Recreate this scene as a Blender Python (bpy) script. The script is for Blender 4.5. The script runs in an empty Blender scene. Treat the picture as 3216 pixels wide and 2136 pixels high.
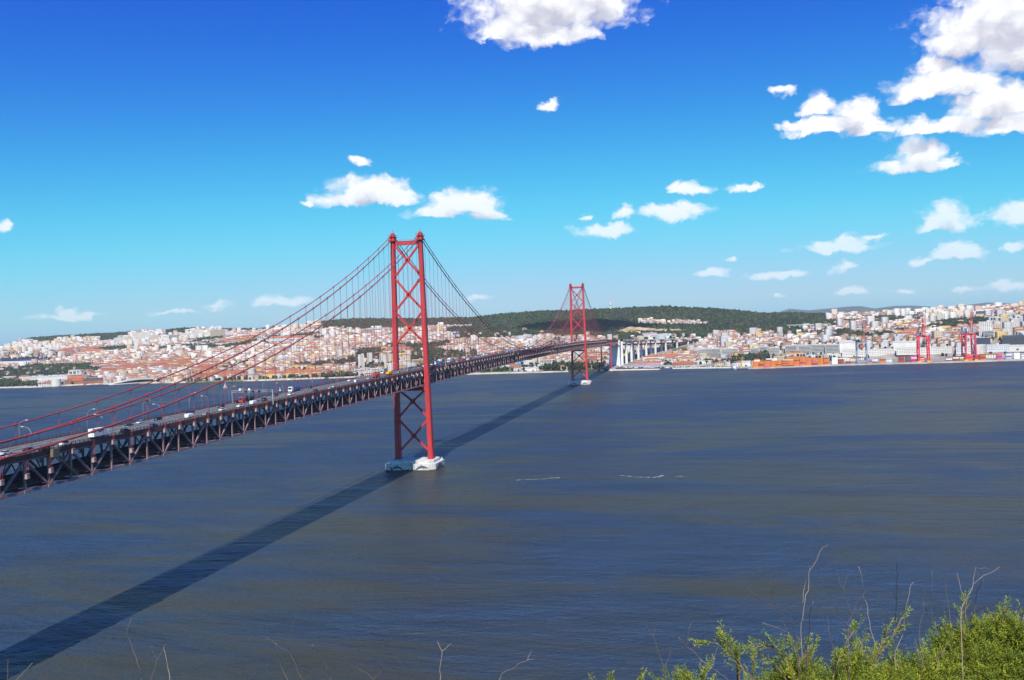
import bpy, bmesh, math, random
import numpy as np
from mathutils import Vector, Matrix
random.seed(7); rng = np.random.default_rng(11)
S = bpy.context.scene
COL = S.collection
# ---------------------------------------------------------------- camera
cam = bpy.data.cameras.new("camera"); camo = bpy.data.objects.new("camera", cam); COL.objects.link(camo)
CX, CY, CZ = 233.789, -716.641, 109.981
_r = Vector((0.97826032, 0.2040256, -0.03715237)); _u = Vector((0.0338172, 0.01981024, 0.99923168)); _f = Vector((-0.20460484, 0.97876509, -0.01248))
camo.matrix_world = Matrix(((_r.x, _u.x, -_f.x, CX), (_r.y, _u.y, -_f.y, CY), (_r.z, _u.z, -_f.z, CZ), (0, 0, 0, 1)))
cam.sensor_width = 36; cam.lens = 2908.425 / 3216 * 36; cam.clip_start = 0.2; cam.clip_end = 90000
S.camera = camo
# ---------------------------------------------------------------- light and exposure
SUN_EL, SUN_AZ = math.radians(46), math.radians(180 - 7.2)      # azimuth clockwise from +Y (up the bridge)
sdir = Vector((math.sin(SUN_AZ) * math.cos(SUN_EL), math.cos(SUN_AZ) * math.cos(SUN_EL), math.sin(SUN_EL)))
sun = bpy.data.lights.new("sun", 'SUN'); suno = bpy.data.objects.new("sun", sun); COL.objects.link(suno)
sun.energy = 4.6; sun.angle = math.radians(0.53); sun.color = (1.0, 0.955, 0.88)
suno.rotation_euler = sdir.to_track_quat('Z', 'Y').to_euler(); suno.location = (0, -300, 900)
S.view_settings.view_transform = 'Standard'; S.view_settings.look = 'None'
S.view_settings.exposure = 0.35; S.view_settings.gamma = 1.0; S.view_settings.use_curve_mapping = False
S.cycles.use_denoising = True
try:
    S.cycles.denoiser = 'OPENIMAGEDENOISE'
except Exception:
    pass
S.cycles.max_bounces = 6; S.cycles.diffuse_bounces = 2; S.cycles.glossy_bounces = 3; S.cycles.transmission_bounces = 2
S.cycles.volume_bounces = 1; S.cycles.transparent_max_bounces = 6; S.cycles.caustics_reflective = False
S.cycles.caustics_refractive = False; S.cycles.sample_clamp_indirect = 4.0
# ---------------------------------------------------------------- world: clear spring sky with fair-weather cumulus
W = bpy.data.worlds.new("World"); S.world = W; W.use_nodes = True
CLOUDS=[(-0.149,0.335,0.0916,0.0365,1),(-0.203,0.314,0.0305,0.0159,1),(-0.091,0.334,0.0284,0.0326,1),(-0.159,0.305,0.0466,0.0169,1),(-0.124,0.305,0.0293,0.0121,0.9),(-0.156,0.236,0.0144,0.0056,0.95),(0.292,0.270,0.0700,0.0434,1),(0.253,0.255,0.0333,0.0232,1),(0.302,0.237,0.0334,0.0246,1),(0.246,0.219,0.0410,0.0190,1),(0.283,0.196,0.0449,0.0228,1),(0.293,0.174,0.0369,0.0115,1),(0.234,0.180,0.0509,0.0102,1),(0.212,0.217,0.0242,0.0163,1),(0.232,0.237,0.0199,0.0119,0.9),(0.120,0.212,0.0138,0.0169,1),(0.159,0.202,0.0235,0.0175,1),(0.130,0.191,0.0406,0.0098,1),(0.171,0.186,0.0248,0.0087,1),(0.096,0.195,0.0197,0.0054,0.7),(0.216,0.157,0.0286,0.0146,1),(0.211,0.145,0.0429,0.0060,1),(-0.353,0.152,0.0426,0.0185,1),(-0.376,0.143,0.0344,0.0111,1),(-0.331,0.144,0.0349,0.0111,1),(-0.413,0.139,0.0108,0.0037,0.5),(-0.259,0.136,0.0400,0.0168,1),(-0.234,0.135,0.0260,0.0159,1),(-0.280,0.128,0.0352,0.0084,1),(-0.225,0.124,0.0189,0.0066,1),(-0.358,0.180,0.0139,0.0051,0.75),(-0.016,0.142,0.0155,0.0087,0.9),(-0.002,0.138,0.0204,0.0046,0.8),(-0.030,0.118,0.0389,0.0078,0.95),(-0.016,0.121,0.0182,0.0074,0.95),(-0.080,0.118,0.0121,0.0060,0.8),(-0.104,0.102,0.0336,0.0079,0.95),(-0.122,0.116,0.0094,0.0037,0.6),(0.047,0.137,0.0169,0.0045,0.5),(0.237,0.091,0.0262,0.0170,1),(0.227,0.085,0.0194,0.0111,1),(0.242,0.060,0.0252,0.0093,1),(0.209,0.052,0.0102,0.0060,0.7),(0.296,0.094,0.0239,0.0132,0.8),(0.295,0.061,0.0116,0.0053,0.8),(0.143,0.074,0.0166,0.0079,0.9),(0.130,0.070,0.0419,0.0053,0.85),(0.167,0.078,0.0143,0.0039,0.5),(0.144,0.051,0.0137,0.0062,0.9),(0.076,0.046,0.0312,0.0050,0.85),(0.008,0.051,0.0161,0.0046,0.65),(0.027,0.065,0.0080,0.0036,0.6),(0.147,0.026,0.0206,0.0040,0.75),(0.285,0.023,0.0255,0.0058,0.65),(0.250,0.020,0.0113,0.0038,0.6),(-0.700,0.116,0.0102,0.0053,0.8),(0.085,0.232,0.0151,0.0045,0.5),(-0.655,0.028,0.0418,0.0034,0.3),(-0.651,0.033,0.0153,0.0051,0.5),(-0.555,0.028,0.0372,0.0031,0.3),(-0.446,0.039,0.0309,0.0064,0.55),(-0.240,0.033,0.0159,0.0042,0.5),(-0.513,0.035,0.0170,0.0054,0.5),(0.080,0.022,0.0095,0.0031,0.5),(0.194,0.024,0.0159,0.0030,0.5)]
def world():
    nt = W.node_tree; N = nt.nodes; L = nt.links; N.clear()
    def node(t, **k):
        n = N.new(t)
        for a, v in k.items(): setattr(n, a, v)
        return n
    def math_(op, a, b=None, c=None, tree=None):
        n = (tree or nt).nodes.new('ShaderNodeMath'); n.operation = op
        for i, v in enumerate((a, b, c)):
            if v is None: continue
            if isinstance(v, (int, float)): n.inputs[i].default_value = v
            else: (tree or nt).links.new(v, n.inputs[i])
        return n.outputs[0]
    out = node('ShaderNodeOutputWorld'); bg = node('ShaderNodeBackground'); bg.inputs[1].default_value = 0.11
    L.new(bg.outputs[0], out.inputs[0])
    sky = node('ShaderNodeTexSky', sky_type='NISHITA', sun_disc=False, sun_elevation=SUN_EL, sun_rotation=SUN_AZ)
    sky.altitude = 100; sky.air_density = 1.0; sky.dust_density = 0.6; sky.ozone_density = 3.2
    # sky graded to the deep, saturated blue of the day
    sp = node('ShaderNodeSeparateColor'); L.new(sky.outputs[0], sp.inputs[0]); cbs = node('ShaderNodeCombineColor')
    L.new(math_('MULTIPLY', math_('POWER', sp.outputs[0], 2.35), 0.038), cbs.inputs[0])
    gm = node('ShaderNodeMapRange', interpolation_type='SMOOTHSTEP'); L.new(sp.outputs[1], gm.inputs[0])
    gm.inputs[1].default_value = 1.7; gm.inputs[2].default_value = 6.7; gm.inputs[3].default_value = 0.58; gm.inputs[4].default_value = 4.95; L.new(gm.outputs[0], cbs.inputs[1])
    L.new(math_('MULTIPLY', math_('POWER', sp.outputs[2], 0.55), 2.2), cbs.inputs[2])
    # density of the cumulus field over (azimuth, elevation)
    def field(vec, blobs):
        acc = None; sy = node('ShaderNodeSeparateXYZ'); L.new(vec, sy.inputs[0]); yy = sy.outputs[1]
        for (a, e, rx, ry, o) in blobs:
            k = 1.40; e -= ry*0.10
            m = node('ShaderNodeVectorMath', operation='MULTIPLY_ADD'); m.inputs[1].default_value = (1/(rx*k), 1/(ry*k), 0); m.inputs[2].default_value = (-a/(rx*k), -e/(ry*k), 0)
            L.new(vec, m.inputs[0]); ln = node('ShaderNodeVectorMath', operation='LENGTH'); L.new(m.outputs[0], ln.inputs[0]); v = ln.outputs['Value']
            if o < 1: v = math_('ADD', v, 0.22*(1-o))
            if o >= .9 and ry > .008 and a < .9:
                q = ry*0.55; v = math_('MAXIMUM', v, math_('MULTIPLY_ADD', yy, -1/q, (e-ry*.55)/q+.62))      # level cloud base
            acc = v if acc is None else math_('MINIMUM', acc, v)
        return math_('SUBTRACT', 1.0, acc)
    tc = node('ShaderNodeTexCoord'); sx = node('ShaderNodeSeparateXYZ'); L.new(tc.outputs['Generated'], sx.inputs[0])
    az = math_('ARCTAN2', sx.outputs[0], sx.outputs[1]); el = math_('ARCSINE', sx.outputs[2])
    cb = node('ShaderNodeCombineXYZ'); L.new(az, cb.inputs[0]); L.new(el, cb.inputs[1])
    def noise(scale, det, rough, vec, d=0.0):
        n = node('ShaderNodeTexNoise', noise_dimensions='2D'); n.inputs['Scale'].default_value = scale; n.inputs['Detail'].default_value = det
        n.inputs['Roughness'].default_value = rough; n.inputs['Distortion'].default_value = d; L.new(vec, n.inputs['Vector']); return n
    st = node('ShaderNodeVectorMath', operation='MULTIPLY'); st.inputs[1].default_value = (1, 1.35, 1); L.new(cb.outputs[0], st.inputs[0])
    n1 = noise(30, 6, 0.60, st.outputs[0], 0.3); n2 = noise(110, 5, 0.65, st.outputs[0])
    w = node('ShaderNodeVectorMath', operation='SUBTRACT'); w.inputs[1].default_value = (.5, .5, .5); L.new(n1.outputs['Color'], w.inputs[0])
    w2 = node('ShaderNodeVectorMath', operation='MULTIPLY_ADD'); w2.inputs[1].default_value = (.034, .020, 0)
    L.new(w.outputs[0], w2.inputs[0]); L.new(cb.outputs[0], w2.inputs[2])
    d0 = field(w2.outputs[0], CLOUDS)
    up = node('ShaderNodeVectorMath', operation='MULTIPLY_ADD'); up.inputs[1].default_value = (.026, .018, 0); L.new(w.outputs[0], up.inputs[0])
    sh0 = node('ShaderNodeVectorMath', operation='ADD'); sh0.inputs[1].default_value = (0.003, 0.015, 0); L.new(cb.outputs[0], sh0.inputs[0]); L.new(sh0.outputs[0], up.inputs[2])
    d1 = field(up.outputs[0], [q for q in CLOUDS if q[2] > 0.022 and q[3] > 0.009 and q[4] >= .9])
    def billow(scale):
        v = node('ShaderNodeTexVoronoi', voronoi_dimensions='2D', feature='SMOOTH_F1'); v.inputs['Scale'].default_value = scale; v.inputs['Smoothness'].default_value = .35; wq = node('ShaderNodeVectorMath', operation='MULTIPLY'); wq.inputs[1].default_value = (1, 1.2, 1); L.new(w2.outputs[0], wq.inputs[0]); L.new(wq.outputs[0], v.inputs['Vector']); return v.outputs['Distance']
    b1 = billow(48); b2 = billow(120)
    edge = math_('ADD', math_('ADD', d0, math_('MULTIPLY_ADD', n2.outputs['Fac'], 0.26, -0.13)), math_('ADD', math_('MULTIPLY_ADD', b1, -0.34, 0.13), math_('MULTIPLY_ADD', b2, -0.18, 0.07)))
    mr = node('ShaderNodeMapRange', interpolation_type='SMOOTHSTEP'); L.new(edge, mr.inputs[0])
    mr.inputs[1].default_value = 0.08; mr.inputs[2].default_value = 0.62
    lo = node('ShaderNodeMapRange'); L.new(el, lo.inputs[0]); lo.inputs[1].default_value = 0.03; lo.inputs[2].default_value = 0.17; lo.inputs[3].default_value = 0.50; lo.inputs[4].default_value = 1.0   # distant clouds fade into the air
    mask = math_('MULTIPLY', mr.outputs[0], lo.outputs[0])
    # self-shading: thicker cloud towards the sun (above) is greyer
    sh = node('ShaderNodeMapRange', interpolation_type='SMOOTHSTEP'); L.new(math_('ADD', math_('ADD', d1, math_('MULTIPLY_ADD', n2.outputs['Fac'], 0.20, -0.10)), math_('MULTIPLY_ADD', b1, 0.5, -0.2)), sh.inputs[0])
    sh.inputs[1].default_value = 0.40; sh.inputs[2].default_value = 1.05
    cc = node('ShaderNodeMix', data_type='RGBA'); L.new(sh.outputs[0], cc.inputs[0])
    cc.inputs[6].default_value = (7.6, 7.65, 7.9, 1); cc.inputs[7].default_value = (4.2, 4.3, 5.2, 1)
    mx = node('ShaderNodeMix', data_type='RGBA'); L.new(mask, mx.inputs[0]); L.new(cbs.outputs[0], mx.inputs[6]); L.new(cc.outputs[2], mx.inputs[7])
    L.new(mx.outputs[2], bg.inputs[0])
world()
W.cycles.sampling_method = 'NONE'
# ---------------------------------------------------------------- helpers
def link(o, parent=None):
    COL.objects.link(o)
    if parent is not None: o.parent = parent
    return o
def tag(o, label=None, cat=None, group=None, kind=None):
    if label: o["label"] = label
    if cat: o["category"] = cat
    if group: o["group"] = group
    if kind: o["kind"] = kind
    return o
def empty(name, loc=(0, 0, 0), rz=0, parent=None):
    o = bpy.data.objects.new(name, None); o.location = loc; o.rotation_euler = (0, 0, rz); o.empty_display_size = 0.5
    return link(o, parent)
class MB:
    def __init__(s): s.v = []; s.f = []; s.m = []
    def quad(s, a, b, c, d, m=0):
        n = len(s.v); s.v += [tuple(a), tuple(b), tuple(c), tuple(d)]; s.f.append((n, n+1, n+2, n+3)); s.m.append(m); return s
    def poly(s, pts, m=0):
        n = len(s.v); s.v += [tuple(p) for p in pts]; s.f.append(tuple(range(n, n+len(pts)))); s.m.append(m); return s
    def box(s, x0, x1, y0, y1, z0, z1, m=0, rz=0.0, o=(0, 0)):
        n = len(s.v); c, t = math.cos(rz), math.sin(rz)
        for z in (z0, z1):
            for x, y in ((x0, y0), (x1, y0), (x1, y1), (x0, y1)):
                s.v.append((o[0]+x*c-y*t, o[1]+x*t+y*c, z))
        for f in ((0, 3, 2, 1), (4, 5, 6, 7), (0, 1, 5, 4), (1, 2, 6, 5), (2, 3, 7, 6), (3, 0, 4, 7)):
            s.f.append(tuple(n+i for i in f)); s.m.append(m)
        return s
    def prism(s, pts, z0, z1, m=0, cap=True, pts1=None):
        n = len(s.v); k = len(pts); pts1 = pts1 or pts
        s.v += [(p[0], p[1], z0) for p in pts] + [(p[0], p[1], z1) for p in pts1]
        for i in range(k):
            j = (i+1) % k; s.f.append((n+i, n+j, n+k+j, n+k+i)); s.m.append(m)
        if cap:
            s.f.append(tuple(n+k+i for i in range(k))); s.m.append(m); s.f.append(tuple(n+i for i in range(k-1, -1, -1))); s.m.append(m)
        return s
    def bar(s, a, b, w, h=None, m=0, up=(0, 0, 1)):
        a = Vector(a); b = Vector(b); h = h or w; d = (b-a).normalized(); u = Vector(up)
        if abs(d.dot(u)) > .98: u = Vector((0, 1, 0))
        x = d.cross(u).normalized(); y = x.cross(d).normalized(); n = len(s.v)
        for p in (a, b):
            for i, j in ((-1, -1), (1, -1), (1, 1), (-1, 1)): s.v.append(tuple(p + x*(i*w/2) + y*(j*h/2)))
        for f in ((3, 2, 1, 0), (4, 5, 6, 7), (0, 1, 5, 4), (1, 2, 6, 5), (2, 3, 7, 6), (3, 0, 4, 7)):
            s.f.append(tuple(n+i for i in f)); s.m.append(m)
        return s
    def tube(s, pts, r, n=6, m=0, cap=True):
        pts = [Vector(p) for p in pts]; base = len(s.v); R = r if isinstance(r, (list, tuple)) else [r]*len(pts); px = None
        for i, p in enumerate(pts):
            d = (pts[min(i+1, len(pts)-1)] - pts[max(i-1, 0)]).normalized()
            x = px if px is not None else d.cross(Vector((0, 0, 1)) if abs(d.z) < .9 else Vector((1, 0, 0)))
            x = (x - d*x.dot(d)).normalized(); px = x; y = d.cross(x)
            for k in range(n):
                t = 2*math.pi*k/n; s.v.append(tuple(p + (x*math.cos(t) + y*math.sin(t))*R[i]))
        for i in range(len(pts)-1):
            for k in range(n):
                a = base+i*n+k; b = base+i*n+(k+1) % n; s.f.append((a, b, b+n, a+n)); s.m.append(m)
        if cap:
            s.f.append(tuple(base+k for k in range(n-1, -1, -1))); s.m.append(m)
            s.f.append(tuple(base+(len(pts)-1)*n+k for k in range(n))); s.m.append(m)
        return s
    def lathe(s, prof, n=12, o=(0, 0), m=0):
        for (r0, z0), (r1, z1) in zip(prof[:-1], prof[1:]):
            c = [(math.cos(2*math.pi*i/n), math.sin(2*math.pi*i/n)) for i in range(n)]
            for i in range(n):
                j = (i+1) % n
                s.quad((o[0]+c[i][0]*r0, o[1]+c[i][1]*r0, z0), (o[0]+c[j][0]*r0, o[1]+c[j][1]*r0, z0), (o[0]+c[j][0]*r1, o[1]+c[j][1]*r1, z1), (o[0]+c[i][0]*r1, o[1]+c[i][1]*r1, z1), m)
        return s
    def mesh(s, name, mats):
        me = bpy.data.meshes.new(name); me.from_pydata(s.v, [], s.f)
        for q in (mats if isinstance(mats, (list, tuple)) else [mats]): me.materials.append(q)
        if any(s.m): me.polygons.foreach_set('material_index', s.m)
        me.update(); return me
    def build(s, name, mats, parent=None, loc=(0, 0, 0), smooth=False):
        me = s.mesh(name, mats)
        if smooth: me.polygons.foreach_set('use_smooth', [True]*len(me.polygons))
        o = bpy.data.objects.new(name, me); o.location = loc; return link(o, parent)
def npmesh(name, V, F, mats, mi=None, smooth=False, col=None):
    """V (n,3), F (k,3) or (k,4) numpy arrays -> mesh"""
    me = bpy.data.meshes.new(name); V = np.asarray(V, np.float32); F = np.asarray(F, np.int32); k = F.shape[1]
    me.vertices.add(len(V)); me.vertices.foreach_set('co', V.ravel())
    me.loops.add(F.size); me.loops.foreach_set('vertex_index', F.ravel())
    me.polygons.add(len(F)); me.polygons.foreach_set('loop_start', np.arange(len(F), dtype=np.int32)*k)
    for q in (mats if isinstance(mats, (list, tuple)) else [mats]): me.materials.append(q)
    if mi is not None: me.polygons.foreach_set('material_index', np.asarray(mi, np.int32))
    if smooth: me.polygons.foreach_set('use_smooth', np.ones(len(F), bool))
    me.update(calc_edges=True)
    if col is not None:
        at = me.attributes.new('tint', 'FLOAT_COLOR', 'FACE'); c4 = np.ones((len(F), 4), np.float32); c4[:, :3] = col; at.data.foreach_set('color', c4.ravel())
    return me
def copy_tree(o, parent=None):
    c = o.copy(); COL.objects.link(c); c.parent = parent
    for ch in o.children: copy_tree(ch, c)
    return c
# ---------------------------------------------------------------- materials
def mat(name, col, rough=0.75, var=0.12, scale=0.4, metal=0.0, bump=0.0, bscale=4.0, spec=0.4, tint=False, rand=0.0, streak=False):
    m = bpy.data.materials.new(name); m.use_nodes = True; nt = m.node_tree; N = nt.nodes; L = nt.links
    b = N['Principled BSDF']; b.inputs['Roughness'].default_value = rough; b.inputs['Metallic'].default_value = metal
    b.inputs['Specular IOR Level'].default_value = spec
    tc = N.new('ShaderNodeTexCoord'); no = N.new('ShaderNodeTexNoise'); no.inputs['Scale'].default_value = scale; no.inputs['Detail'].default_value = 4
    if streak:
        sm = N.new('ShaderNodeMapping'); sm.inputs['Scale'].default_value = (1, 1, .07); L.new(tc.outputs['Object'], sm.inputs[0]); L.new(sm.outputs[0], no.inputs['Vector'])
    else: L.new(tc.outputs['Object'], no.inputs['Vector'])
    mr = N.new('ShaderNodeMapRange'); mr.inputs[1].default_value = .3; mr.inputs[2].default_value = .7
    mr.inputs[3].default_value = 1-var; mr.inputs[4].default_value = 1+var; L.new(no.outputs['Fac'], mr.inputs[0])
    mx = N.new('ShaderNodeVectorMath'); mx.operation = 'MULTIPLY'
    if tint:
        at = N.new('ShaderNodeAttribute'); at.attribute_name = 'tint'; L.new(at.outputs['Color'], mx.inputs[0])
    else: mx.inputs[0].default_value = col[:3]
    if rand:
        oi = N.new('ShaderNodeObjectInfo'); r2 = N.new('ShaderNodeMapRange'); r2.inputs[3].default_value = 1-rand; r2.inputs[4].default_value = 1+rand
        L.new(oi.outputs['Random'], r2.inputs[0]); mm = N.new('ShaderNodeMath'); mm.operation = 'MULTIPLY'
        L.new(r2.outputs[0], mm.inputs[0]); L.new(mr.outputs[0], mm.inputs[1]); L.new(mm.outputs[0], mx.inputs[1])
    else: L.new(mr.outputs[0], mx.inputs[1])
    L.new(mx.outputs[0], b.inputs['Base Color'])
    if bump:
        n2 = N.new('ShaderNodeTexNoise'); n2.inputs['Scale'].default_value = bscale; n2.inputs['Detail'].default_value = 5; L.new(tc.outputs['Object'], n2.inputs['Vector'])
        bp = N.new('ShaderNodeBump'); bp.inputs['Strength'].default_value = 1; bp.inputs['Distance'].default_value = bump
        L.new(n2.outputs['Fac'], bp.inputs['Height']); L.new(bp.outputs[0], b.inputs['Normal'])
    return m
# ---------------------------------------------------------------- river
def water_material():
    m = bpy.data.materials.new("river_water"); m.use_nodes = True; nt = m.node_tree; N = nt.nodes; L = nt.links
    b = N['Principled BSDF']; b.inputs['IOR'].default_value = 1.36; b.inputs['Specular Tint'].default_value = (0.22, 0.50, 1.0, 1)  # blue specular tint puts the look of reflected sky into the material
    ge = N.new('ShaderNodeNewGeometry')
    def noise(sx, sy, rot, sc, det, rough=0.55, d=0.0):
        mp = N.new('ShaderNodeMapping'); mp.inputs['Scale'].default_value = (sx, sy, 1); mp.inputs['Rotation'].default_value = (0, 0, rot)
        L.new(ge.outputs['Position'], mp.inputs[0]); n = N.new('ShaderNodeTexNoise'); n.noise_dimensions = '2D'; n.inputs['Scale'].default_value = sc
        n.inputs['Detail'].default_value = det; n.inputs['Roughness'].default_value = rough; n.inputs['Distortion'].default_value = d
        L.new(mp.outputs[0], n.inputs['Vector']); return n.outputs['Fac']
    def ma(op, a, b_):
        n = N.new('ShaderNodeMath'); n.operation = op
        for i, v in enumerate((a, b_)):
            if isinstance(v, (int, float)): n.inputs[i].default_value = v
            else: L.new(v, n.inputs[i])
        return n.outputs[0]
    # tide streaks: long smooth slicks lying across the river, ruffled water between
    streak = noise(0.35, 1.0, 0.06, 0.0105, 6, 0.62, 0.8); streak2 = noise(0.22, 1.0, -0.10, 0.028, 5, 0.6, 0.5)
    mr = N.new('ShaderNodeMapRange'); mr.interpolation_type = 'SMOOTHSTEP'; gust = noise(0.8, 1.0, 0.5, 0.0021, 3, 0.5); L.new(ma('ADD', ma('ADD', ma('MULTIPLY', streak, 0.45), ma('MULTIPLY', streak2, 0.22)), ma('MULTIPLY', gust, 0.33)), mr.inputs[0])
    mr.inputs[1].default_value = 0.42; mr.inputs[2].default_value = 0.57
    ruffle = mr.outputs[0]
    wav1 = noise(0.45, 1.0, 0.35, 0.16, 5, 0.6, 0.3)     # wind waves a few metres long
    wav2 = noise(0.55, 1.0, 0.30, 0.75, 4, 0.6, 0.2)
    wav3 = noise(0.5, 1.0, 0.2, 0.03, 3, 0.5)
    amp = N.new('ShaderNodeMapRange'); L.new(ruffle, amp.inputs[0]); amp.inputs[3].default_value = 0.35; amp.inputs[4].default_value = 1.0
    h = ma('ADD', ma('ADD', ma('MULTIPLY', wav1, 8.0), ma('MULTIPLY', wav2, 2.6)), ma('MULTIPLY', wav3, 5.0))
    h = ma('MULTIPLY', h, amp.outputs[0])
    bp = N.new('ShaderNodeBump'); bp.inputs['Strength'].default_value = 0.75; bp.inputs['Distance'].default_value = 1.0
    L.new(h, bp.inputs['Height']); L.new(bp.outputs[0], b.inputs['Normal'])
    cr = N.new('ShaderNodeMix'); cr.data_type = 'RGBA'; L.new(ruffle, cr.inputs[0])
    cr.inputs[6].default_value = (0.046, 0.046, 0.033, 1); cr.inputs[7].default_value = (0.028, 0.043, 0.064, 1)   # silty slicks, bluer ruffled water
    L.new(cr.outputs[2], b.inputs['Base Color'])
    sp_ = N.new('ShaderNodeMapRange'); L.new(ruffle, sp_.inputs[0]); sp_.inputs[3].default_value = 0.15; sp_.inputs[4].default_value = 0.95; chop = noise(0.28, 1.0, 0.12, 0.055, 4, 0.65, 0.4); cm = N.new('ShaderNodeMapRange'); L.new(chop, cm.inputs[0]); cm.inputs[1].default_value = .32; cm.inputs[2].default_value = .68; cm.inputs[3].default_value = .45; cm.inputs[4].default_value = 1.6; L.new(ma('MULTIPLY', sp_.outputs[0], cm.outputs[0]), b.inputs['Specular IOR Level'])
    rr = N.new('ShaderNodeMapRange'); L.new(ruffle, rr.inputs[0]); rr.inputs[3].default_value = 0.34; rr.inputs[4].default_value = 0.46
    L.new(rr.outputs[0], b.inputs['Roughness'])
    return m
o = MB().quad((-24000, -24000, 0), (24000, -24000, 0), (24000, 24000, 0), (-24000, 24000, 0)).build("river_water", water_material()); tag(o, kind="structure")
# ---------------------------------------------------------------- the land of the north bank (azimuth from the viewpoint; radius, height ...)
LAND = [
(-50.24,3337,3.0,3567,5.5,3900,39.1,4800,74.4,6500,102.1,7400,77.1,10000,30.0),
(-40.74,2847,3.0,3077,5.5,3900,41.3,4800,80.3,6200,109.0,7100,84.0,9700,30.0),
(-39.21,2769,3.0,2999,5.5,3900,39.5,4700,83.8,6300,159.4,7200,134.4,9800,69.4),
(-36.01,2749,3.0,2979,5.5,3850,38.0,4700,88.3,6300,167.8,7200,142.8,9800,77.8),
(-30.91,2541,3.0,2771,5.5,3500,40.8,4300,87.9,5800,172.4,6700,147.4,9300,82.4),
(-27.32,2456,3.0,2686,5.5,3250,47.3,4000,96.4,5300,153.3,6200,128.3,8800,63.3),
(-25.47,2422,3.0,2652,5.5,3150,50.0,3850,97.1,5000,160.0,5900,135.0,8500,70.0),
(-23.60,2409,3.0,2639,5.5,3080,50.2,3700,100.4,4700,173.6,5600,148.6,8200,83.6),
(-21.70,2381,3.0,2611,5.5,3000,49.6,3600,98.5,4600,176.2,5500,151.2,8100,86.2),
(-17.83,2317,3.0,2547,5.5,2800,38.3,3400,90.4,4400,164.3,5300,139.3,7900,74.3),
(-13.91,2282,3.0,2512,5.5,2700,31.8,3300,82.4,4300,161.2,5200,136.2,7800,71.2),
(-9.97,2242,3.0,2472,5.5,2680,30.1,3200,86.1,4100,172.3,5000,147.3,7600,82.3),
(-6.04,2230,3.0,2460,5.5,2780,25.2,3250,79.8,4000,169.9,4900,144.9,7500,79.9),
(-5.56,2249,3.0,2479,5.5,2800,23.8,3260,78.7,4000,169.9,4900,144.9,7500,79.9),
(-5.26,2427,3.0,2651,5.5,2800,23.3,3260,78.1,4000,169.1,4900,144.1,7500,79.1),
(-4.10,2393,3.0,2623,5.5,2850,17.9,3300,78.6,4000,170.0,4900,145.0,7500,80.0),
(-2.17,2341,3.0,2571,5.5,2900,22.9,3320,76.7,4000,168.7,4900,143.7,7500,78.7),
(-0.27,2310,3.0,2540,5.5,3000,33.9,3350,70.1,4050,158.6,4950,133.6,7550,68.6),
(1.39,2256,3.0,2486,5.5,2750,33.0,3150,69.3,4050,147.1,4950,122.1,7550,57.1),
(1.61,2120,3.0,2350,5.5,2750,32.7,3150,68.9,4050,146.4,4950,121.4,7550,56.4),
(3.46,2128,3.0,2358,5.5,2520,29.9,3050,66.7,4050,126.4,4950,101.4,7550,36.4),
(5.28,2151,3.0,2373,5.5,2520,30.1,3000,64.2,4100,124.1,5000,99.1,7600,34.1),
(7.06,2177,3.0,2371,5.5,2500,32.5,2900,62.6,4300,116.7,5200,91.7,7800,30.0),
(9.67,2198,3.0,2367,5.5,2480,37.9,2880,67.8,4200,104.9,5100,79.9,7700,30.0),
(12.18,2203,3.0,2339,5.5,2430,36.4,2760,65.5,3900,109.5,4800,84.5,7400,30.0),
(14.60,2232,3.0,2333,5.5,2400,34.6,2720,66.5,3750,110.0,4650,85.0,7250,30.0),
(17.17,2275,3.0,2350,5.5,2400,31.9,2720,66.5,3650,112.1,4550,87.1,7150,30.0),
(26.47,2490,3.0,2436,5.5,2400,37.7,2720,68.5,3650,110.4,4550,85.4,7150,30.0),
]
TA = np.array([q[0] for q in LAND]); TR = np.array([q[1::2] for q in LAND]); TZ = np.array([q[2::2] for q in LAND])
def vnoise(x, y, s, seed=0):
    """smooth value noise on a lattice of s metres, -1..1"""
    x = np.asarray(x, float)/s + 1000.5 + seed*17.3; y = np.asarray(y, float)/s + 1000.5 + seed*9.1
    i = np.floor(x).astype(np.int64); j = np.floor(y).astype(np.int64); u = x-i; v = y-j; u = u*u*(3-2*u); v = v*v*(3-2*v)
    def hsh(a, b):
        n = (a*374761393 + b*668265263 + seed*1442695041) & 0xFFFFFFFF; n = ((n ^ (n >> 13))*1274126177) & 0xFFFFFFFF
        return ((n ^ (n >> 16)) & 0xFFFF)/32767.5 - 1
    return (hsh(i, j)*(1-u)+hsh(i+1, j)*u)*(1-v) + (hsh(i, j+1)*(1-u)+hsh(i+1, j+1)*u)*v
def hgt(x, y):
    x = np.asarray(x, float); y = np.asarray(y, float); dx = x-CX; dy = y-CY; r = np.hypot(dx, dy); a = np.degrees(np.arctan2(dx, dy))
    R = np.stack([np.interp(a, TA, TR[:, k]) for k in range(7)], -1); Z = np.stack([np.interp(a, TA, TZ[:, k]) for k in range(7)], -1)
    out = Z[..., 0].copy()
    for k in range(6):
        t = np.clip((r-R[..., k])/(R[..., k+1]-R[..., k]), 0, 1)
        out = np.where(r > R[..., k], Z[..., k]+(Z[..., k+1]-Z[..., k])*t, out)
    w = np.clip((r-R[..., 1])/600, 0, 1)
    return out + w*(vnoise(x, y, 260, 3)*5 + vnoise(x, y, 90, 5)*2.2)
H = lambda x, y: float(hgt(np.array([x]), np.array([y]))[0])
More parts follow.
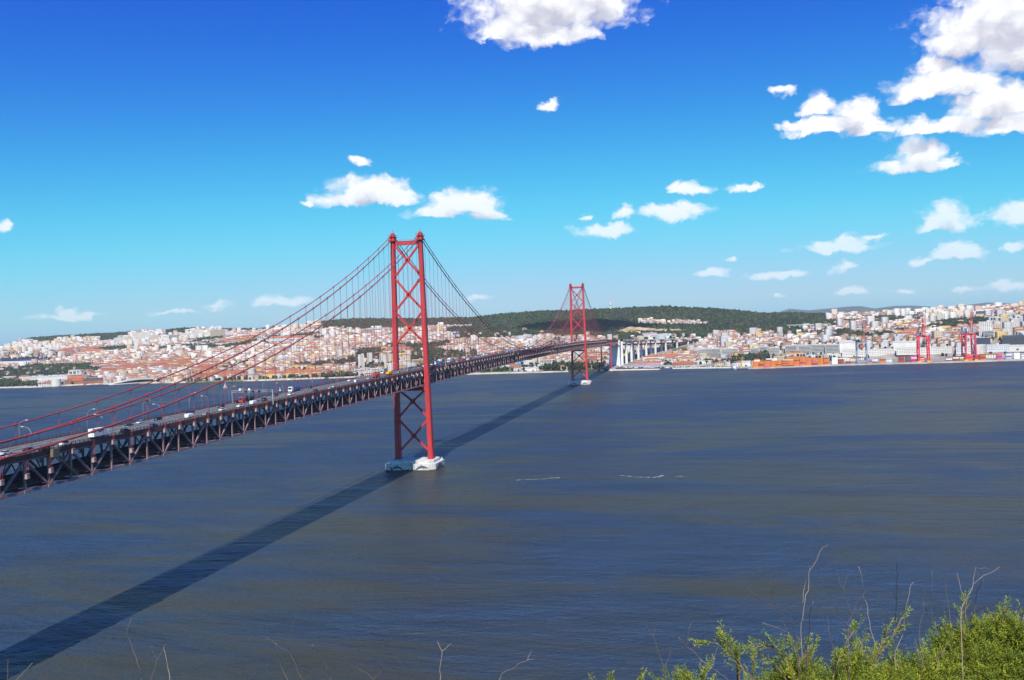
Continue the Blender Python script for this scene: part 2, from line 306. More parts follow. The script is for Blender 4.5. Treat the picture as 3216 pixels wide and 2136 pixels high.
# land use along each azimuth from the viewpoint: (degrees, use, out to this radius, use, radius, ...)
LAND_USE = [
    (-40.0, 'quay', 2870, 'trees', 3082, 'sheds', 3254, 'trees', 3683, 'houses', 3831, 'stadium', 4115, 'grass', 4367, 'mixed', 4899, 'blocks', 5787, 'forest', 20000),
    (-38.4, 'quay', 2765, 'sheds', 3222, 'trees', 3791, 'houses', 4007, 'grass', 4243, 'mixed', 4707, 'blocks', 5287, 'forest', 20000),
    (-36.8, 'quay', 2789, 'sheds', 3422, 'trees', 3775, 'houses', 4335, 'halls', 4695, 'houses', 5171, 'blocks', 5599, 'forest', 20000),
    (-35.2, 'quay', 2725, 'houses', 3094, 'halls', 3567, 'houses', 4323, 'trees', 4599, 'houses', 5015, 'blocks', 5030, 'forest', 20000),
    (-33.5, 'quay', 2653, 'houses', 3226, 'halls', 3447, 'houses', 4291, 'mixed', 4503, 'blocks', 5779, 'forest', 20000),
    (-31.8, 'quay', 2589, 'houses', 3062, 'halls', 3559, 'houses', 4095, 'trees', 4299, 'houses', 4659, 'blocks', 5263, 'forest', 20000),
    (-30.0, 'quay', 2529, 'mixed', 2641, 'halls', 3166, 'houses', 3875, 'trees', 4223, 'sheds', 4475, 'trees', 4723, 'blocks', 5515, 'forest', 20000),
    (-28.2, 'quay', 2481, 'mixed', 2585, 'halls', 2850, 'houses', 2930, 'grass', 3086, 'houses', 3675, 'trees', 3987, 'halls', 4279, 'houses', 5063, 'forest', 20000),
    (-26.4, 'quay', 2441, 'mixed', 2529, 'halls', 2770, 'houses', 3619, 'grass', 3699, 'sheds', 4191, 'houses', 5003, 'trees', 20000),
    (-24.5, 'quay', 2417, 'mixed', 2481, 'halls', 2758, 'trees', 2838, 'houses', 3575, 'sheds', 3835, 'trees', 3979, 'houses', 4423, 'blocks', 4639, 'forest', 20000),
    (-22.6, 'quay', 2397, 'trees', 2469, 'houses', 2694, 'trees', 2826, 'houses', 3595, 'trees', 3699, 'houses', 4051, 'forest', 20000),
    (-20.7, 'quay', 2369, 'sheds', 2638, 'mixed', 2762, 'trees', 3071, 'houses', 3483, 'houses', 3707, 'mixed', 3911, 'forest', 20000),
    (-18.8, 'quay', 2337, 'blocks', 2646, 'blocks', 2762, 'trees', 2887, 'halls', 3051, 'trees', 3175, 'houses', 3527, 'houses', 3807, 'forest', 20000),
    (-16.9, 'quay', 2309, 'sheds', 2549, 'trees', 3143, 'houses', 3447, 'houses', 3807, 'forest', 20000),
    (-14.9, 'quay', 2293, 'mixed', 2493, 'sheds', 2670, 'grass', 2899, 'houses', 3151, 'trees', 3463, 'trees', 3715, 'forest', 20000),
    (-12.9, 'quay', 2273, 'grass', 2357, 'sheds', 2582, 'houses', 2767, 'houses', 3159, 'grass', 3295, 'forest', 20000),
    (-11.0, 'quay', 2257, 'sheds', 2550, 'halls', 2634, 'trees', 2694, 'houses', 3075, 'mixed', 3203, 'forest', 20000),
    (-9.0, 'quay', 2241, 'trees', 2465, 'houses', 2835, 'mixed', 3119, 'forest', 20000),
    (-7.0, 'quay', 2233, 'trees', 2409, 'halls', 2694, 'houses', 2939, 'houses', 3155, 'forest', 20000),
    (-5.1, 'quay', 2285, 'sheds', 2553, 'mixed', 2806, 'mixed', 3087, 'trees', 3203, 'rock', 3419, 'forest', 20000),
    (-3.1, 'quay', 2285, 'sheds', 2493, 'halls', 2734, 'houses', 3047, 'mixed', 3175, 'sheds', 3227, 'rock', 3427, 'forest', 3495, 'terraces', 3575, 'forest', 20000),
    (-1.2, 'quay', 2269, 'sheds', 2437, 'houses', 2770, 'mixed', 2974, 'houses', 3063, 'mixed', 3215, 'rock', 3367, 'forest', 3519, 'terraces', 3619, 'forest', 20000),
    (0.7, 'quay', 2273, 'sheds', 2385, 'mixed', 2562, 'houses', 2943, 'houses', 3095, 'trees', 3191, 'forest', 20000),
    (2.5, 'port', 2189, 'sheds', 2289, 'trees', 2462, 'houses', 2867, 'houses', 2995, 'mixed', 3047, 'forest', 20000),
    (4.4, 'port', 2285, 'sheds', 2462, 'sheds', 2618, 'houses', 2827, 'mixed', 2967, 'forest', 20000),
    (6.2, 'port', 2285, 'sheds', 2446, 'sheds', 2574, 'houses', 2779, 'trees', 2951, 'mixed', 3207, 'forest', 20000),
    (7.9, 'port', 2333, 'sheds', 2426, 'sheds', 2546, 'houses', 2631, 'trees', 2927, 'houses', 3355, 'trees', 3711, 'houses', 4075, 'forest', 20000),
    (9.7, 'port', 2373, 'sheds', 2422, 'houses', 2563, 'trees', 2735, 'houses', 2883, 'mixed', 3303, 'trees', 3903, 'houses', 20000),
    (11.4, 'port', 2357, 'sheds', 2394, 'sheds', 2438, 'houses', 2535, 'halls', 2691, 'trees', 2775, 'houses', 3271, 'trees', 3735, 'blocks', 20000),
    (13.0, 'port', 2349, 'sheds', 2374, 'houses', 2422, 'houses', 2659, 'trees', 3159, 'blocks', 3623, 'houses', 20000),
    (14.6, 'port', 2341, 'sheds', 2356, 'blocks', 2402, 'houses', 2583, 'houses', 2723, 'trees', 3135, 'blocks', 3571, 'houses', 20000),
    (16.2, 'port', 2349, 'sheds', 2364, 'blocks', 2454, 'blocks', 2635, 'blocks', 3047, 'houses', 3423, 'houses', 20000),
]
UA = np.array([q[0] for q in LAND_USE])
def uses(x, y):
    x = np.asarray(x, float); y = np.asarray(y, float)
    a = np.degrees(np.arctan2(x-CX, y-CY)) + vnoise(x, y, 110, 21)*0.55; r = np.hypot(x-CX, y-CY) + vnoise(x, y, 140, 22)*35
    k = np.abs(a[:, None]-UA[None, :]).argmin(1); out = np.empty(len(x), object)
    for i in np.unique(k):
        row = LAND_USE[i]; s_ = k == i; q = np.searchsorted(np.array(row[2::2]), r[s_]); names = np.array(row[1::2]+('forest',), object); out[s_] = names[q]
    return out
def use_at(x, y): return uses([x], [y])[0]
def land_material():
    m = bpy.data.materials.new("hillside"); m.use_nodes = True; nt = m.node_tree; N = nt.nodes; L = nt.links; b = N['Principled BSDF']
    b.inputs['Roughness'].default_value = 0.95; b.inputs['Specular IOR Level'].default_value = 0.1
    at = N.new('ShaderNodeAttribute'); at.attribute_name = 'tint'; ge = N.new('ShaderNodeNewGeometry')
    n = N.new('ShaderNodeTexNoise'); n.inputs['Scale'].default_value = 0.03; n.inputs['Detail'].default_value = 8; n.inputs['Roughness'].default_value = .7; L.new(ge.outputs['Position'], n.inputs['Vector'])
    mr = N.new('ShaderNodeMapRange'); mr.inputs[1].default_value = .3; mr.inputs[2].default_value = .7; mr.inputs[3].default_value = .6; mr.inputs[4].default_value = 1.4; L.new(n.outputs['Fac'], mr.inputs[0])
    mx = N.new('ShaderNodeVectorMath'); mx.operation = 'MULTIPLY'; L.new(at.outputs['Color'], mx.inputs[0]); L.new(mr.outputs[0], mx.inputs[1]); L.new(mx.outputs[0], b.inputs['Base Color'])
    return m
GROUND = {'quay': (.42, .38, .32), 'port': (.30, .27, .23), 'sheds': (.30, .27, .24), 'houses': (.30, .25, .20), 'blocks': (.28, .26, .21), 'halls': (.30, .24, .17), 'mixed': (.13, .14, .07),
          'trees': (.045, .06, .025), 'grass': (.09, .14, .04), 'forest': (.035, .05, .022), 'rock': (.09, .10, .05), 'terraces': (.2, .16, .1), 'stadium': (.12, .12, .12)}
def land():
    A = np.radians(np.concatenate([np.linspace(-50, -42, 40), np.linspace(-42, 19, 720)[1:], np.linspace(19, 26, 40)[1:]]))
    T = np.concatenate([[0, .0005], np.linspace(0.012, 1, 190)**1.25, [1.25, 1.8]])
    ad = np.degrees(A); r0 = np.interp(ad, TA, TR[:, 0]); r1 = np.interp(ad, TA, TR[:, 4]) + 350
    Rr = r0[:, None] + (r1-r0)[:, None]*T[None, :]
    X = CX + np.sin(A)[:, None]*Rr; Y = CY + np.cos(A)[:, None]*Rr; Z = hgt(X, Y)
    Z[:, 0] = -2.5
    V = np.stack([X, Y, Z], -1).reshape(-1, 3); na, nr = X.shape
    i, j = np.meshgrid(np.arange(na-1), np.arange(nr-1), indexing='ij'); k = (i*nr+j).ravel()
    F = np.stack([k, k+1, k+nr+1, k+nr], -1)[:, ::-1]
    cx = V[F].mean(1); col = np.array([GROUND[u] for u in uses(cx[:, 0], cx[:, 1])])
    o = bpy.data.objects.new("hillside", npmesh("hillside", V, F, land_material(), col=col)); link(o); tag(o, kind="structure")
land()
# ================================================================ THE SUSPENSION BRIDGE
LM = 1012.88; PN = 11.51
M_RED = mat("red_lead_paint", (.47, .036, .040), .55, .20, .9, streak=True)
M_RED2 = mat("faded_truss_paint", (.37, .21, .20), .65, .22, .5)
M_DARKRED = mat("dark_edge_paint", (.17, .055, .045), .7, .25, .4)  # brown-red base, much darker than the tower paint
M_STEEL = mat("dark_floor_steel", (.085, .040, .034), .7, .3, .5)
M_CABLE = mat("cable_paint", (.34, .055, .055), .5, .1, .5)
M_BOX = mat("pale_anchor_box", (.38, .27, .255), .6, .12, .6)
M_ASPH = mat("bridge_asphalt", (.115, .110, .105), .9, .22, .35)
M_PAINT = mat("white_road_paint", (.72, .72, .68), .7, .15, .7)
M_CONC = mat("pier_concrete", (.60, .58, .52), .85, .20, .25, bump=.05, bscale=1.2)
M_CONC2 = mat("viaduct_concrete", (.66, .65, .62), .85, .10, .06)
M_GREY = mat("galvanised_grey", (.42, .43, .42), .5, .12, .8, metal=.3)
M_MURAL = mat("mural_grey_blue", (.085, .10, .13), .8, .25, .4)
M_WEED = mat("weedy_tide_mark", (.09, .085, .05), .9, .4, .8)
def zb(y):
    if y < 0: return 67.3 + 0.0125*y
    if y < LM: return 67.3 + 2.3*(1-((y-LM/2)/(LM/2))**2)
    return 67.3 - 0.0125*(y-LM)
road = lambda y: zb(y) + 12.2
def cab(y, thin):
    if y > LM: y = LM - y
    if y <= 0: return (3.995e-4*y*y + .42308*y + 189.65) if thin else (4.043e-4*y*y + .42934*y + 186.22)
    u = ((y-LM/2)/(LM/2))**2
    return 84.2 + (189.65-84.2)*u if thin else 80.6 + (186.22-80.6)*u
bridge = empty("suspension_bridge"); tag(bridge, "long red steel suspension bridge with two cross-braced towers spanning the river", "bridge")
legx = lambda z: 13.87 - (z-7.4)*(2.29/176.6)
def plus(w, d, n, ox=0.0, oy=0.0):
    w /= 2; d /= 2
    return [(ox+a, oy+b) for a, b in ((-w+n, -d), (w-n, -d), (w-n, -d+n), (w, -d+n), (w, d-n), (w-n, d-n), (w-n, d), (-w+n, d), (-w+n, d-n), (-w, d-n), (-w, -d+n), (-w+n, -d+n))]
def cross_brace(y, z0, z1, zc, w=1.5, d=1.5):
    b = MB(); e0, e1 = legx(z0)-1.2, legx(z1)-1.2
    for s in (-1, 1):
        b.bar((s*e0, y, z0), (0, y, zc), d, w, up=(0, 1, 0)); b.bar((s*e1, y, z1), (0, y, zc), d, w, up=(0, 1, 0))
        for (ex, ez) in ((e0, z0), (e1, z1)):                       # corner gussets on the leg
            sg = 1 if zc > ez else -1
            b.poly([(s*(ex+.6), y-d*.35, ez-sg*1.6), (s*(ex+.6), y-d*.35, ez+sg*3.4), (s*(ex-1.9), y-d*.35, ez+sg*2.3)][::s*sg])
            b.poly([(s*(ex+.6), y+d*.35, ez-sg*1.6), (s*(ex+.6), y+d*.35, ez+sg*3.4), (s*(ex-1.9), y+d*.35, ez+sg*2.3)][::-s*sg])
    b.prism([(-2.0, -.9), (-.9, -2.1), (.9, -2.1), (2.0, -.9), (2.0, .9), (.9, 2.1), (-.9, 2.1), (-2.0, .9)], -d*.48, d*.48)
    k = 8*2; vv = b.v[-k:]; b.v[-k:] = [(p[0], y+p[2], zc+p[1]) for p in vv]
    return b
def tower(y):
    b = MB().box(-legx(182)+1.0, legx(182)-1.0, y-1.5, y+1.5, 180.6, 183.7)
    b.box(-legx(182)+1, legx(182)-1, y-1.71, y-1.61, 184.8, 184.9); b.box(-legx(182)+1, legx(182)-1, y+1.61, y+1.71, 184.8, 184.9); b.box(-9.7, 9.7, y-1.72, y+1.72, 183.5, 183.72)
    for i in range(11):
        x = -9.6 + i*1.92; b.box(x-.04, x+.04, y-1.7, y-1.62, 183.6, 184.85); b.box(x-.04, x+.04, y+1.62, y+1.7, 183.6, 184.85)
    t = b.build("tower", M_RED, bridge)
    MB().box(-legx(64)+1, legx(64)-1, y-1.8, y+1.8, 62.6, 65.6).build("deck_beam", M_RED, t)
    for s in (-1, 1):
        L = MB(); zs = [7.4, 40, 66, 100, 128, 155, 184.0]
        for z0, z1 in zip(zs[:-1], zs[1:]):
            f = lambda z: (3.9-(z-7.4)*.0048, 6.6-(z-7.4)*.0075)
            L.prism(plus(*f(z0), .55, s*legx(z0), y), z0, z1-.12, pts1=plus(*f(z1), .55, s*legx(z1), y))
            w1, d1 = f(z1); L.box(s*legx(z1)-w1/2+.18, s*legx(z1)+w1/2-.18, y-d1/2+.18, y+d1/2-.18, z1-.14, z1+.02)   # splice line
        L.box(s*legx(7)-2.3, s*legx(7)+2.3, y-3.7, y+3.7, 7.2, 8.1)
        L.build("leg", M_RED, t)
        h = MB(); x = s*11.58                                       # saddle housing on the leg head
        h.box(x-2.7, x+2.7, y-4.2, y+4.2, 183.9, 185.0); h.box(x-2.0, x+2.0, y-3.0, y+3.0, 185.0, 187.2); h.box(x-2.55, x+2.55, y-3.9, y+3.9, 187.2, 187.6)
        h.box(x-1.5, x+1.5, y-2.2, y+2.2, 187.6, 189.6); h.box(x-1.0, x+1.0, y-1.2, y+1.2, 189.6, 190.7); h.tube([(x, y, 190.7), (x, y, 193.4)], .16, 6)
        for a, c_ in ((-2.5, -3.8), (2.5, -3.8), (-2.5, 3.8), (2.5, 3.8), (-2.5, 0), (2.5, 0)):
            h.box(x+a-.07, x+a+.07, y+c_-.07, y+c_+.07, 187.6, 189.3)
        for c_ in (-3.8, 3.8): h.box(x-2.5, x+2.5, y+c_-.05, y+c_+.05, 188.9, 189.05)
        for a in (-2.5, 2.5): h.box(x+a-.05, x+a+.05, y-3.75, y+3.75, 188.75, 188.88)
        h.build("saddle_housing", M_RED, t)
    for z0, z1, zc in ((180.5, 155.5, 168.2), (153.6, 128.2, 140.3), (126.4, 101.5, 113.0), (64.0, 41.2, 54.0), (39.4, 13.6, 26.0)):
        cross_brace(y, z0, z1, zc).build("cross_brace", M_RED, t)
    # concrete pier of two joined cells, painted with leaping dolphins
    p = MB()
    def cell(x0, x1, y0, y1, ch): return [(x0+ch, y0), (x1-ch, y0), (x1, y0+ch), (x1, y1-ch), (x1-ch, y1), (x0+ch, y1), (x0, y1-ch), (x0, y0+ch)]
    for s in (-1, 1):
        c0 = cell(-21, -.6, y-17, y+17, 4.5) if s < 0 else cell(.6, 21, y-17, y+17, 4.5)
        p.prism(c0, -3, 5.0)
        p.prism(cell(s*10.6-8.0, s*10.6+8.0, y-12, y+12, 3.0), 5.0, 7.35)
        for (bx, by) in ((s*18.5, y-14.5), (s*18.5, y+14.5)): p.box(bx-.3, bx+.3, by-.3, by+.3, 5, 6.6)
    wl = MB()
    for s in (-1, 1): wl.prism(cell(-21.04, -.56, y-17.04, y+17.04, 4.5) if s < 0 else cell(.56, 21.04, y-17.04, y+17.04, 4.5), -2.9, .75)
    p.box(-.62, .62, y-13, y+13, -3, 4.2); p.box(-2.7, 2.7, y-9, y+9, 5.0, 6.9)
    pr = p.build("pier", M_CONC, bridge)
    wl.build("tide_mark", M_WEED, pr)
    dol = [(-4.6, .1), (-3.9, .55), (-2.6, 1.25), (-.9, 1.75), (-.3, 1.8), (.35, 2.75), (.75, 1.75), (2.2, 1.25), (3.6, .3), (4.6, -.9), (5.6, -.7), (5.0, -1.35), (5.3, -2.4), (4.4, -1.6), (2.8, -.5), (1.0, .05), (-.6, .1), (-1.2, -.7), (-1.7, .0), (-3.0, -.1), (-4.2, -.15)]
    for (cx, sc, fl) in ((-9.5, 1.05, 1), (11.0, 1.15, -1)):
        n = 16
        q = MB(); q.poly([(cx+fl*a*sc, y-17.03, 2.1+b_*sc) for a, b_ in (dol if fl > 0 else dol[::-1])]); q.build("dolphin_mural", M_MURAL, pr)
    q = MB(); q.poly([(-16.2, y-17.03, 4.2), (-14.6, y-17.03, 3.3), (-12.6, y-17.03, .7), (-15.0, y-17.03, .7), (-15.3, y-17.03, 2.6)][::-1]); q.build("dolphin_mural", M_MURAL, pr)
    q = MB(); q.poly([(21.03, y-10, .6), (21.03, y+8, .6), (21.03, y+5, 3.0), (21.03, y-1, 4.2), (21.03, y-6, 3.2)]); q.build("dolphin_mural", M_MURAL, pr)
tower(0); tower(LM)
def rocker(y):
    b = MB(); zt = zb(y); b.box(-12.6, 12.6, y-1.0, y+1.0, zt-2.2, zt-.1)
    for z0, z1 in ((6, 30), (32, zt-3)):
        b.bar((-11, y, z0), (11, y, z1), .8); b.bar((11, y, z0), (-11, y, z1), .8)
    t = b.build("rocker_tower", M_RED, bridge)
    for s in (-1, 1):
        MB().box(s*11.8-1.3, s*11.8+1.3, y-1.6, y+1.6, 4.4, zt+13.5).build("leg", M_RED, t)
        MB().box(s*11.8-4, s*11.8+4, y-5, y+5, -3, 4.4).build("pier", M_CONC, t)
rocker(1496.3)
# ---- cables, their clamps and hangers
def frange(a, b, n): return [a+(b-a)*i/n for i in range(n+1)]
for s in (-1, 1):
    for thin in (0, 1):
        x = s*11.6; r = .27 if thin else .38
        ys = frange(-483.4, 0, 42) + frange(0, LM, 88)[1:] + frange(LM, 1496.3, 42)[1:]
        cb_ = MB().tube([(x, y, cab(y, thin)) for y in ys], r, 8).build("auxiliary_cable" if thin else "main_cable", M_CABLE, bridge, smooth=True)
        k = MB(); n0 = 1.5 if thin else 1.0
        for n in range(-21, 66):
            y = (n + (.5 if thin else 0))*23.02
            if -480 < y < 1490 and abs(y) > 8 and abs(y-LM) > 8:
                d = Vector((0, 2, cab(y+1, thin)-cab(y-1, thin))).normalized(); c = Vector((x, y, cab(y, thin))); k.tube([c-d*.75, c+d*.75], r*1.5, 6); k.box(x-.12, x+.12, y-.12, y+.12, c.z+r, c.z+r+.75)
        tag(k.build("clamp_row", M_CABLE, cb_), kind="stuff")
members = []      # (distance, kind, side, y, ...)
def dist(x, y): return math.hypot(x-CX, y-CY)
def box_z(y, thin):                                                   # foot of a hanger on the truss
    t = zb(y) + 10.2
    return t if cab(y, thin) > t + 9.5 else zb(y) + 5.2
hang = []
for s in (-1, 1):
    for thin in (0, 1):
        for n in range(-20, 65):
            y = (n + (.5 if thin else 0))*23.02
            if abs(y) > 8 and abs(y-LM) > 8 and y < 1490: hang.append((dist(s*11.6, y), s, thin, y))
hang.sort()
def ropes(b, s, thin, y):
    x = s*11.6; z1 = cab(y, thin) - .2; z0 = box_z(y, thin)
    if z1 - z0 < 1: return
    for dy in (-.42, .42): b.tube([(x, y+dy, z0), (x, y+dy, z1)], .062, 4, cap=False)
rest = MB()
for i, (d, s, thin, y) in enumerate(hang):
    if i < 290:
        b = MB(); ropes(b, s, thin, y)
        if b.v: b.build("hanger", M_CABLE, bridge)
    else: ropes(rest, s, thin, y)
tag(rest.build("hanger_row", M_CABLE, bridge), kind="stuff")
# ---- stiffening truss
NP0, NP1, TX = -52, 149, 10.4
ysn = [n*PN for n in range(NP0, NP1+1)]
fl = MB()                                                              # floor beams, cross frames and lateral bracing
for n in range(NP0, NP1+1):
    y = n*PN; z = zb(y)
    fl.box(-TX+.3, TX-.3, y-.22, y+.22, z+9.6, z+11.3); fl.box(-TX+.3, TX-.3, y-.2, y+.2, z-.1, z+.7)
    if n < NP1:
        z2 = zb(y+PN)
        fl.bar((-TX, y, z+.2), (TX, y+PN, z2+.2), .35); fl.bar((TX, y, z+.2), (-TX, y+PN, z2+.2), .35)
        fl.bar((-TX+.5, y+.25, z+1.2), (-TX+5.2, y+.25, z+9.6), .3); fl.bar((TX-.5, y+.25, z+1.2), (TX-5.2, y+.25, z+9.6), .3)
truss = fl.build("stiffening_truss", M_STEEL, bridge)
for s in (-1, 1):
    for top in (0, 1):
        c_ = MB(); dz = 10.6 if top else 0
        for a, b_ in zip(ysn[:-1], ysn[1:]): c_.bar((s*TX, a, zb(a)+dz), (s*TX, b_, zb(b_)+dz), .85, .9)
        c_.build("chord", M_RED2, truss)
post_me = MB().box(-.32, .32, -.38, .38, .4, 10.2).box(-.6, .6, -.95, .95, -.55, .45).mesh("vertical_post", M_RED2)
dia_up = MB().bar((0, 0, .3), (0, PN, 10.4), .78, .72).mesh("diagonal", M_RED2)
dia_dn = MB().bar((0, 0, 10.4), (0, PN, .3), .78, .72).mesh("diagonal", M_RED2)
box_me = MB().box(-.6, .6, -.68, .68, -.85, .72).box(-.65, .65, -.75, .75, .72, .86).mesh("hanger_box", M_BOX)
posts = []; dias = []; boxes = []
for s in (-1, 1):
    for n in range(NP0, NP1+1):
        y = n*PN; posts.append((dist(s*TX, y), s, n)); boxes.append((dist(s*TX, y), s, n))
        if n < NP1: dias.append((dist(s*TX, y), s, n))
def put(lst, name, place, meshof, cap=300):
    lst.sort(); far = {}
    vs, fs, off = [], [], 0
    for i, (d, s, n) in enumerate(lst):
        me = meshof(n); loc = place(s, n)
        if loc is None: continue
        if i < cap - 4:
            o = bpy.data.objects.new(name, me); o.location = loc; link(o, truss)
        else:
            base = len(vs); vs += [(v.co.x+loc[0], v.co.y+loc[1], v.co.z+loc[2]) for v in me.vertices]; fs += [tuple(base+k for k in p.vertices) for p in me.polygons]
    if vs:
        m2 = bpy.data.meshes.new(name+"_row"); m2.from_pydata(vs, [], fs); m2.materials.append(meshof(0).materials[0]); o = bpy.data.objects.new(name+"_row", m2); link(o, truss); tag(o, kind="stuff")
put(posts, "vertical_post", lambda s, n: (s*TX, n*PN, zb(n*PN)), lambda n: post_me)
put(dias, "diagonal", lambda s, n: (s*TX, n*PN, zb(n*PN)), lambda n: dia_up if n % 2 == 0 else dia_dn)
def boxloc(s, n):
    y = n*PN; thin = n % 2
    if abs(y) < 8 or abs(y-LM) < 8 or y > 1490: return None
    return (s*(TX+.95), y, box_z(y, thin)-.1)
put(boxes, "hanger_box", boxloc, lambda n: box_me)
# ---- road deck
def strip(b, x0, x1, dz, y0=ysn[0], y1=ysn[-1], m=0):
    ys = [y for y in ysn if y0 < y < y1]; ys = [y0]+ys+[y1]
    for a, c_ in zip(ys[:-1], ys[1:]): b.quad((x0, a, road(a)+dz), (x1, a, road(a)+dz), (x1, c_, road(c_)+dz), (x0, c_, road(c_)+dz), m)
def beam(b, x0, x1, d0, d1, y0=ysn[0], y1=ysn[-1]):
    strip(b, x0, x1, d1, y0, y1)
    ys = [y for y in ysn if y0 < y < y1]; ys = [y0]+ys+[y1]
    for a, c_ in zip(ys[:-1], ys[1:]):
        A, C = road(a), road(c_)
        b.quad((x0, a, A+d1), (x0, c_, C+d1), (x0, c_, C+d0), (x0, a, A+d0)); b.quad((x1, a, A+d0), (x1, c_, C+d0), (x1, c_, C+d1), (x1, a, A+d1)); b.quad((x0, a, A+d0), (x0, c_, C+d0), (x1, c_, C+d0), (x1, a, A+d0))
b = MB(); beam(b, -11.0, 11.0, -.55, 0.0); deck = b.build("road_deck", M_ASPH, bridge)
for s in (-1, 1):
    b = MB(); x0, x1 = sorted((s*10.95, s*11.2)); beam(b, x0, x1, -1.5, .25); b.build("fascia_girder", M_DARKRED, deck)
    b = MB()
    for h in (.45, .8, 1.2): x0, x1 = sorted((s*11.08, s*11.16)); beam(b, x0, x1, h-.05, h+.05)
    for i in range(int((ysn[-1]-ysn[0])/2.3)):
        y = ysn[0]+i*2.3; z = road(y); b.box(s*11.12-.09, s*11.12+.09, y-.09, y+.09, z+.2, z+1.32)
    tag(b.build("railing", M_DARKRED, deck), kind="stuff")
b = MB()
for x in (-10.4, 10.4, -.55, .55): strip(b, x-.09, x+.09, .012)
for x in (-7.1, -3.8, 3.8, 7.1):
    y = -590.0
    while y < 900: strip(b, x-.09, x+.09, .012, y, y+4.0); y += 10.0
tag(b.build("lane_marking", M_PAINT, deck), kind="stuff")
b = MB(); beam(b, -.25, .25, .0, .75); b.build("median_barrier", M_GREY, deck)
b = MB()                                                               # railway level inside the truss
for a, c_ in zip(ysn[:-1], ysn[1:]): b.quad((-8.4, a, zb(a)+2.6), (8.4, a, zb(a)+2.6), (8.4, c_, zb(c_)+2.6), (-8.4, c_, zb(c_)+2.6)); b.quad((-8.4, a, zb(a)+1.5), (-8.4, c_, zb(c_)+1.5), (8.4, c_, zb(c_)+1.5), (8.4, a, zb(a)+1.5)); [b.bar((xx, a, zb(a)+2.2), (xx, c_, zb(c_)+2.2), .35, 2.0) for xx in (-8.5, -3.2, 3.2, 8.5)]; [b.bar((xx, a, zb(a)+10.5), (xx, c_, zb(c_)+10.5), .4, 1.7) for xx in (-7.2, -2.4, 2.4, 7.2)]
rd = b.build("rail_deck", M_STEEL, bridge)
for x in (-8.9, 8.9):
    b = MB()
    for a, c_ in zip(ysn[:-1], ysn[1:]): b.quad((x-.7, a, zb(a)+.85), (x+.7, a, zb(a)+.85), (x+.7, c_, zb(c_)+.85), (x-.7, c_, zb(c_)+.85)); b.bar((x-.7, a, zb(a)+1.9), (x-.7, c_, zb(c_)+1.9), .08); b.bar((x+.7, a, zb(a)+1.9), (x+.7, c_, zb(c_)+1.9), .08)
    b.build("catwalk", M_RED2, rd)
# ---- inspection stairs hanging from the deck edge, gantries, lamps
M_OLIVE = mat("olive_steel", (.16, .14, .085), .7, .2, .6)
for (y, d_, what) in ((-436, 11.5, "near the end of the side span"), (62, 12.5, "just past the nearer tower"), (352, 12.5, "a third along the main span"), (676, 12.5, "two thirds along the main span")):
    t = empty("inspection_stair", (11.9, y, zb(y))); z1 = 10.9
    MB().box(-.9, .9, -1.7, 1.7, z1-1.2, z1+1.6).build("cabin", M_OLIVE, t)
    f = MB()
    for x in (-.6, .6): f.bar((x, .5, z1-1), (x, d_, 1.2), .28); f.bar((x, .5, z1+.1), (x, d_, 2.3), .12)
    for i in range(15):
        k = (i+.5)/15; f.box(-.6, .6, .5+(d_-.5)*k-.3, .5+(d_-.5)*k+.3, z1-1+(2.2-z1)*k, z1-.9+(2.2-z1)*k)
    f.build("stair_flight", M_OLIVE, t)
    tag(t, "olive inspection stair slung from the truss "+what, "inspection stair")
M_SIGN = mat("black_signal_panel", (.02, .02, .022), .5, .1, 1); M_WHT = mat("white_enamel", (.78, .78, .76), .4, .05, 1)
for (y, what) in ((-269, "with round white signals over the red tanker lorry"), (60, "just past the nearer tower"), (335, "a third along the main span"), (723, "two thirds along the main span")):
    z = road(y); g = empty("sign_gantry", (0, y, z))
    for s in (-1, 1): MB().box(s*11.55-.22, s*11.55+.22, -.22, .22, -1.2, 6.6).build("post", M_GREY, g)
    c_ = MB()
    for zz in (5.6, 6.5):
        for yy in (-.4, .4): c_.bar((-11.4, yy, zz), (11.4, yy, zz), .16)
    for i in range(12): c_.bar((-11.3+i*1.88, -.4, 5.6), (-11.3+(i+1)*1.88, -.4, 6.5), .1); c_.bar((-11.3+i*1.88, -.4, 6.5), (-11.3+i*1.88, .4, 6.5), .1)
    c_.build("crossbeam", M_GREY, g)
    for x in (-3.5, .6, 4.2): MB().box(x-.75, x+.75, -.75, -.5, 5.3, 6.5).build("signal_panel", M_SIGN, g)
    if y < 0:
        for x in (-6.8, -1.5): MB().tube([(x, -.62, 7.0), (x, -.5, 7.0)], .62, 16).build("signal_disc", M_WHT, g)
    tag(g, "grey traffic gantry over the bridge road "+what, "gantry", "traffic gantries")
M_LAMP = mat("pale_lamp_post", (.42, .41, .41), .45, .08, 1, metal=.2)
def lamp():
    t = empty("street_lamp"); b = MB().tube([(0, 0, -.5), (0, 0, 6.5), (-.25, 0, 7.6), (-.9, 0, 8.5), (-2.0, 0, 9.0), (-3.0, 0, 9.15)], [.09, .08, .065, .055, .05, .05], 6); b.build("pole", M_LAMP, t, smooth=True)
    MB().box(-3.8, -2.9, -.18, .18, 9.08, 9.26).build("lamp_head", M_WHT, t); return t
l0 = lamp(); first = True
def lamp_at(s, y):
    global first
    t = l0 if first else copy_tree(l0); first = False
    t.location = (s*11.35, y, road(y)); t.rotation_euler = (0, 0, 0 if s > 0 else math.pi)
    tag(t, "curved-arm street lamp on the %s kerb of the bridge road" % ("east" if s > 0 else "west"), "street lamp", "lamps on the %s kerb of the bridge" % ("east" if s > 0 else "west"))
for k in range(34):
    for s, y0 in ((1, -446), (-1, -424.5)):
        y = y0 + k*37.9
        if abs(y) > 10 and abs(y-LM) > 10 and y < 830: lamp_at(s, y)
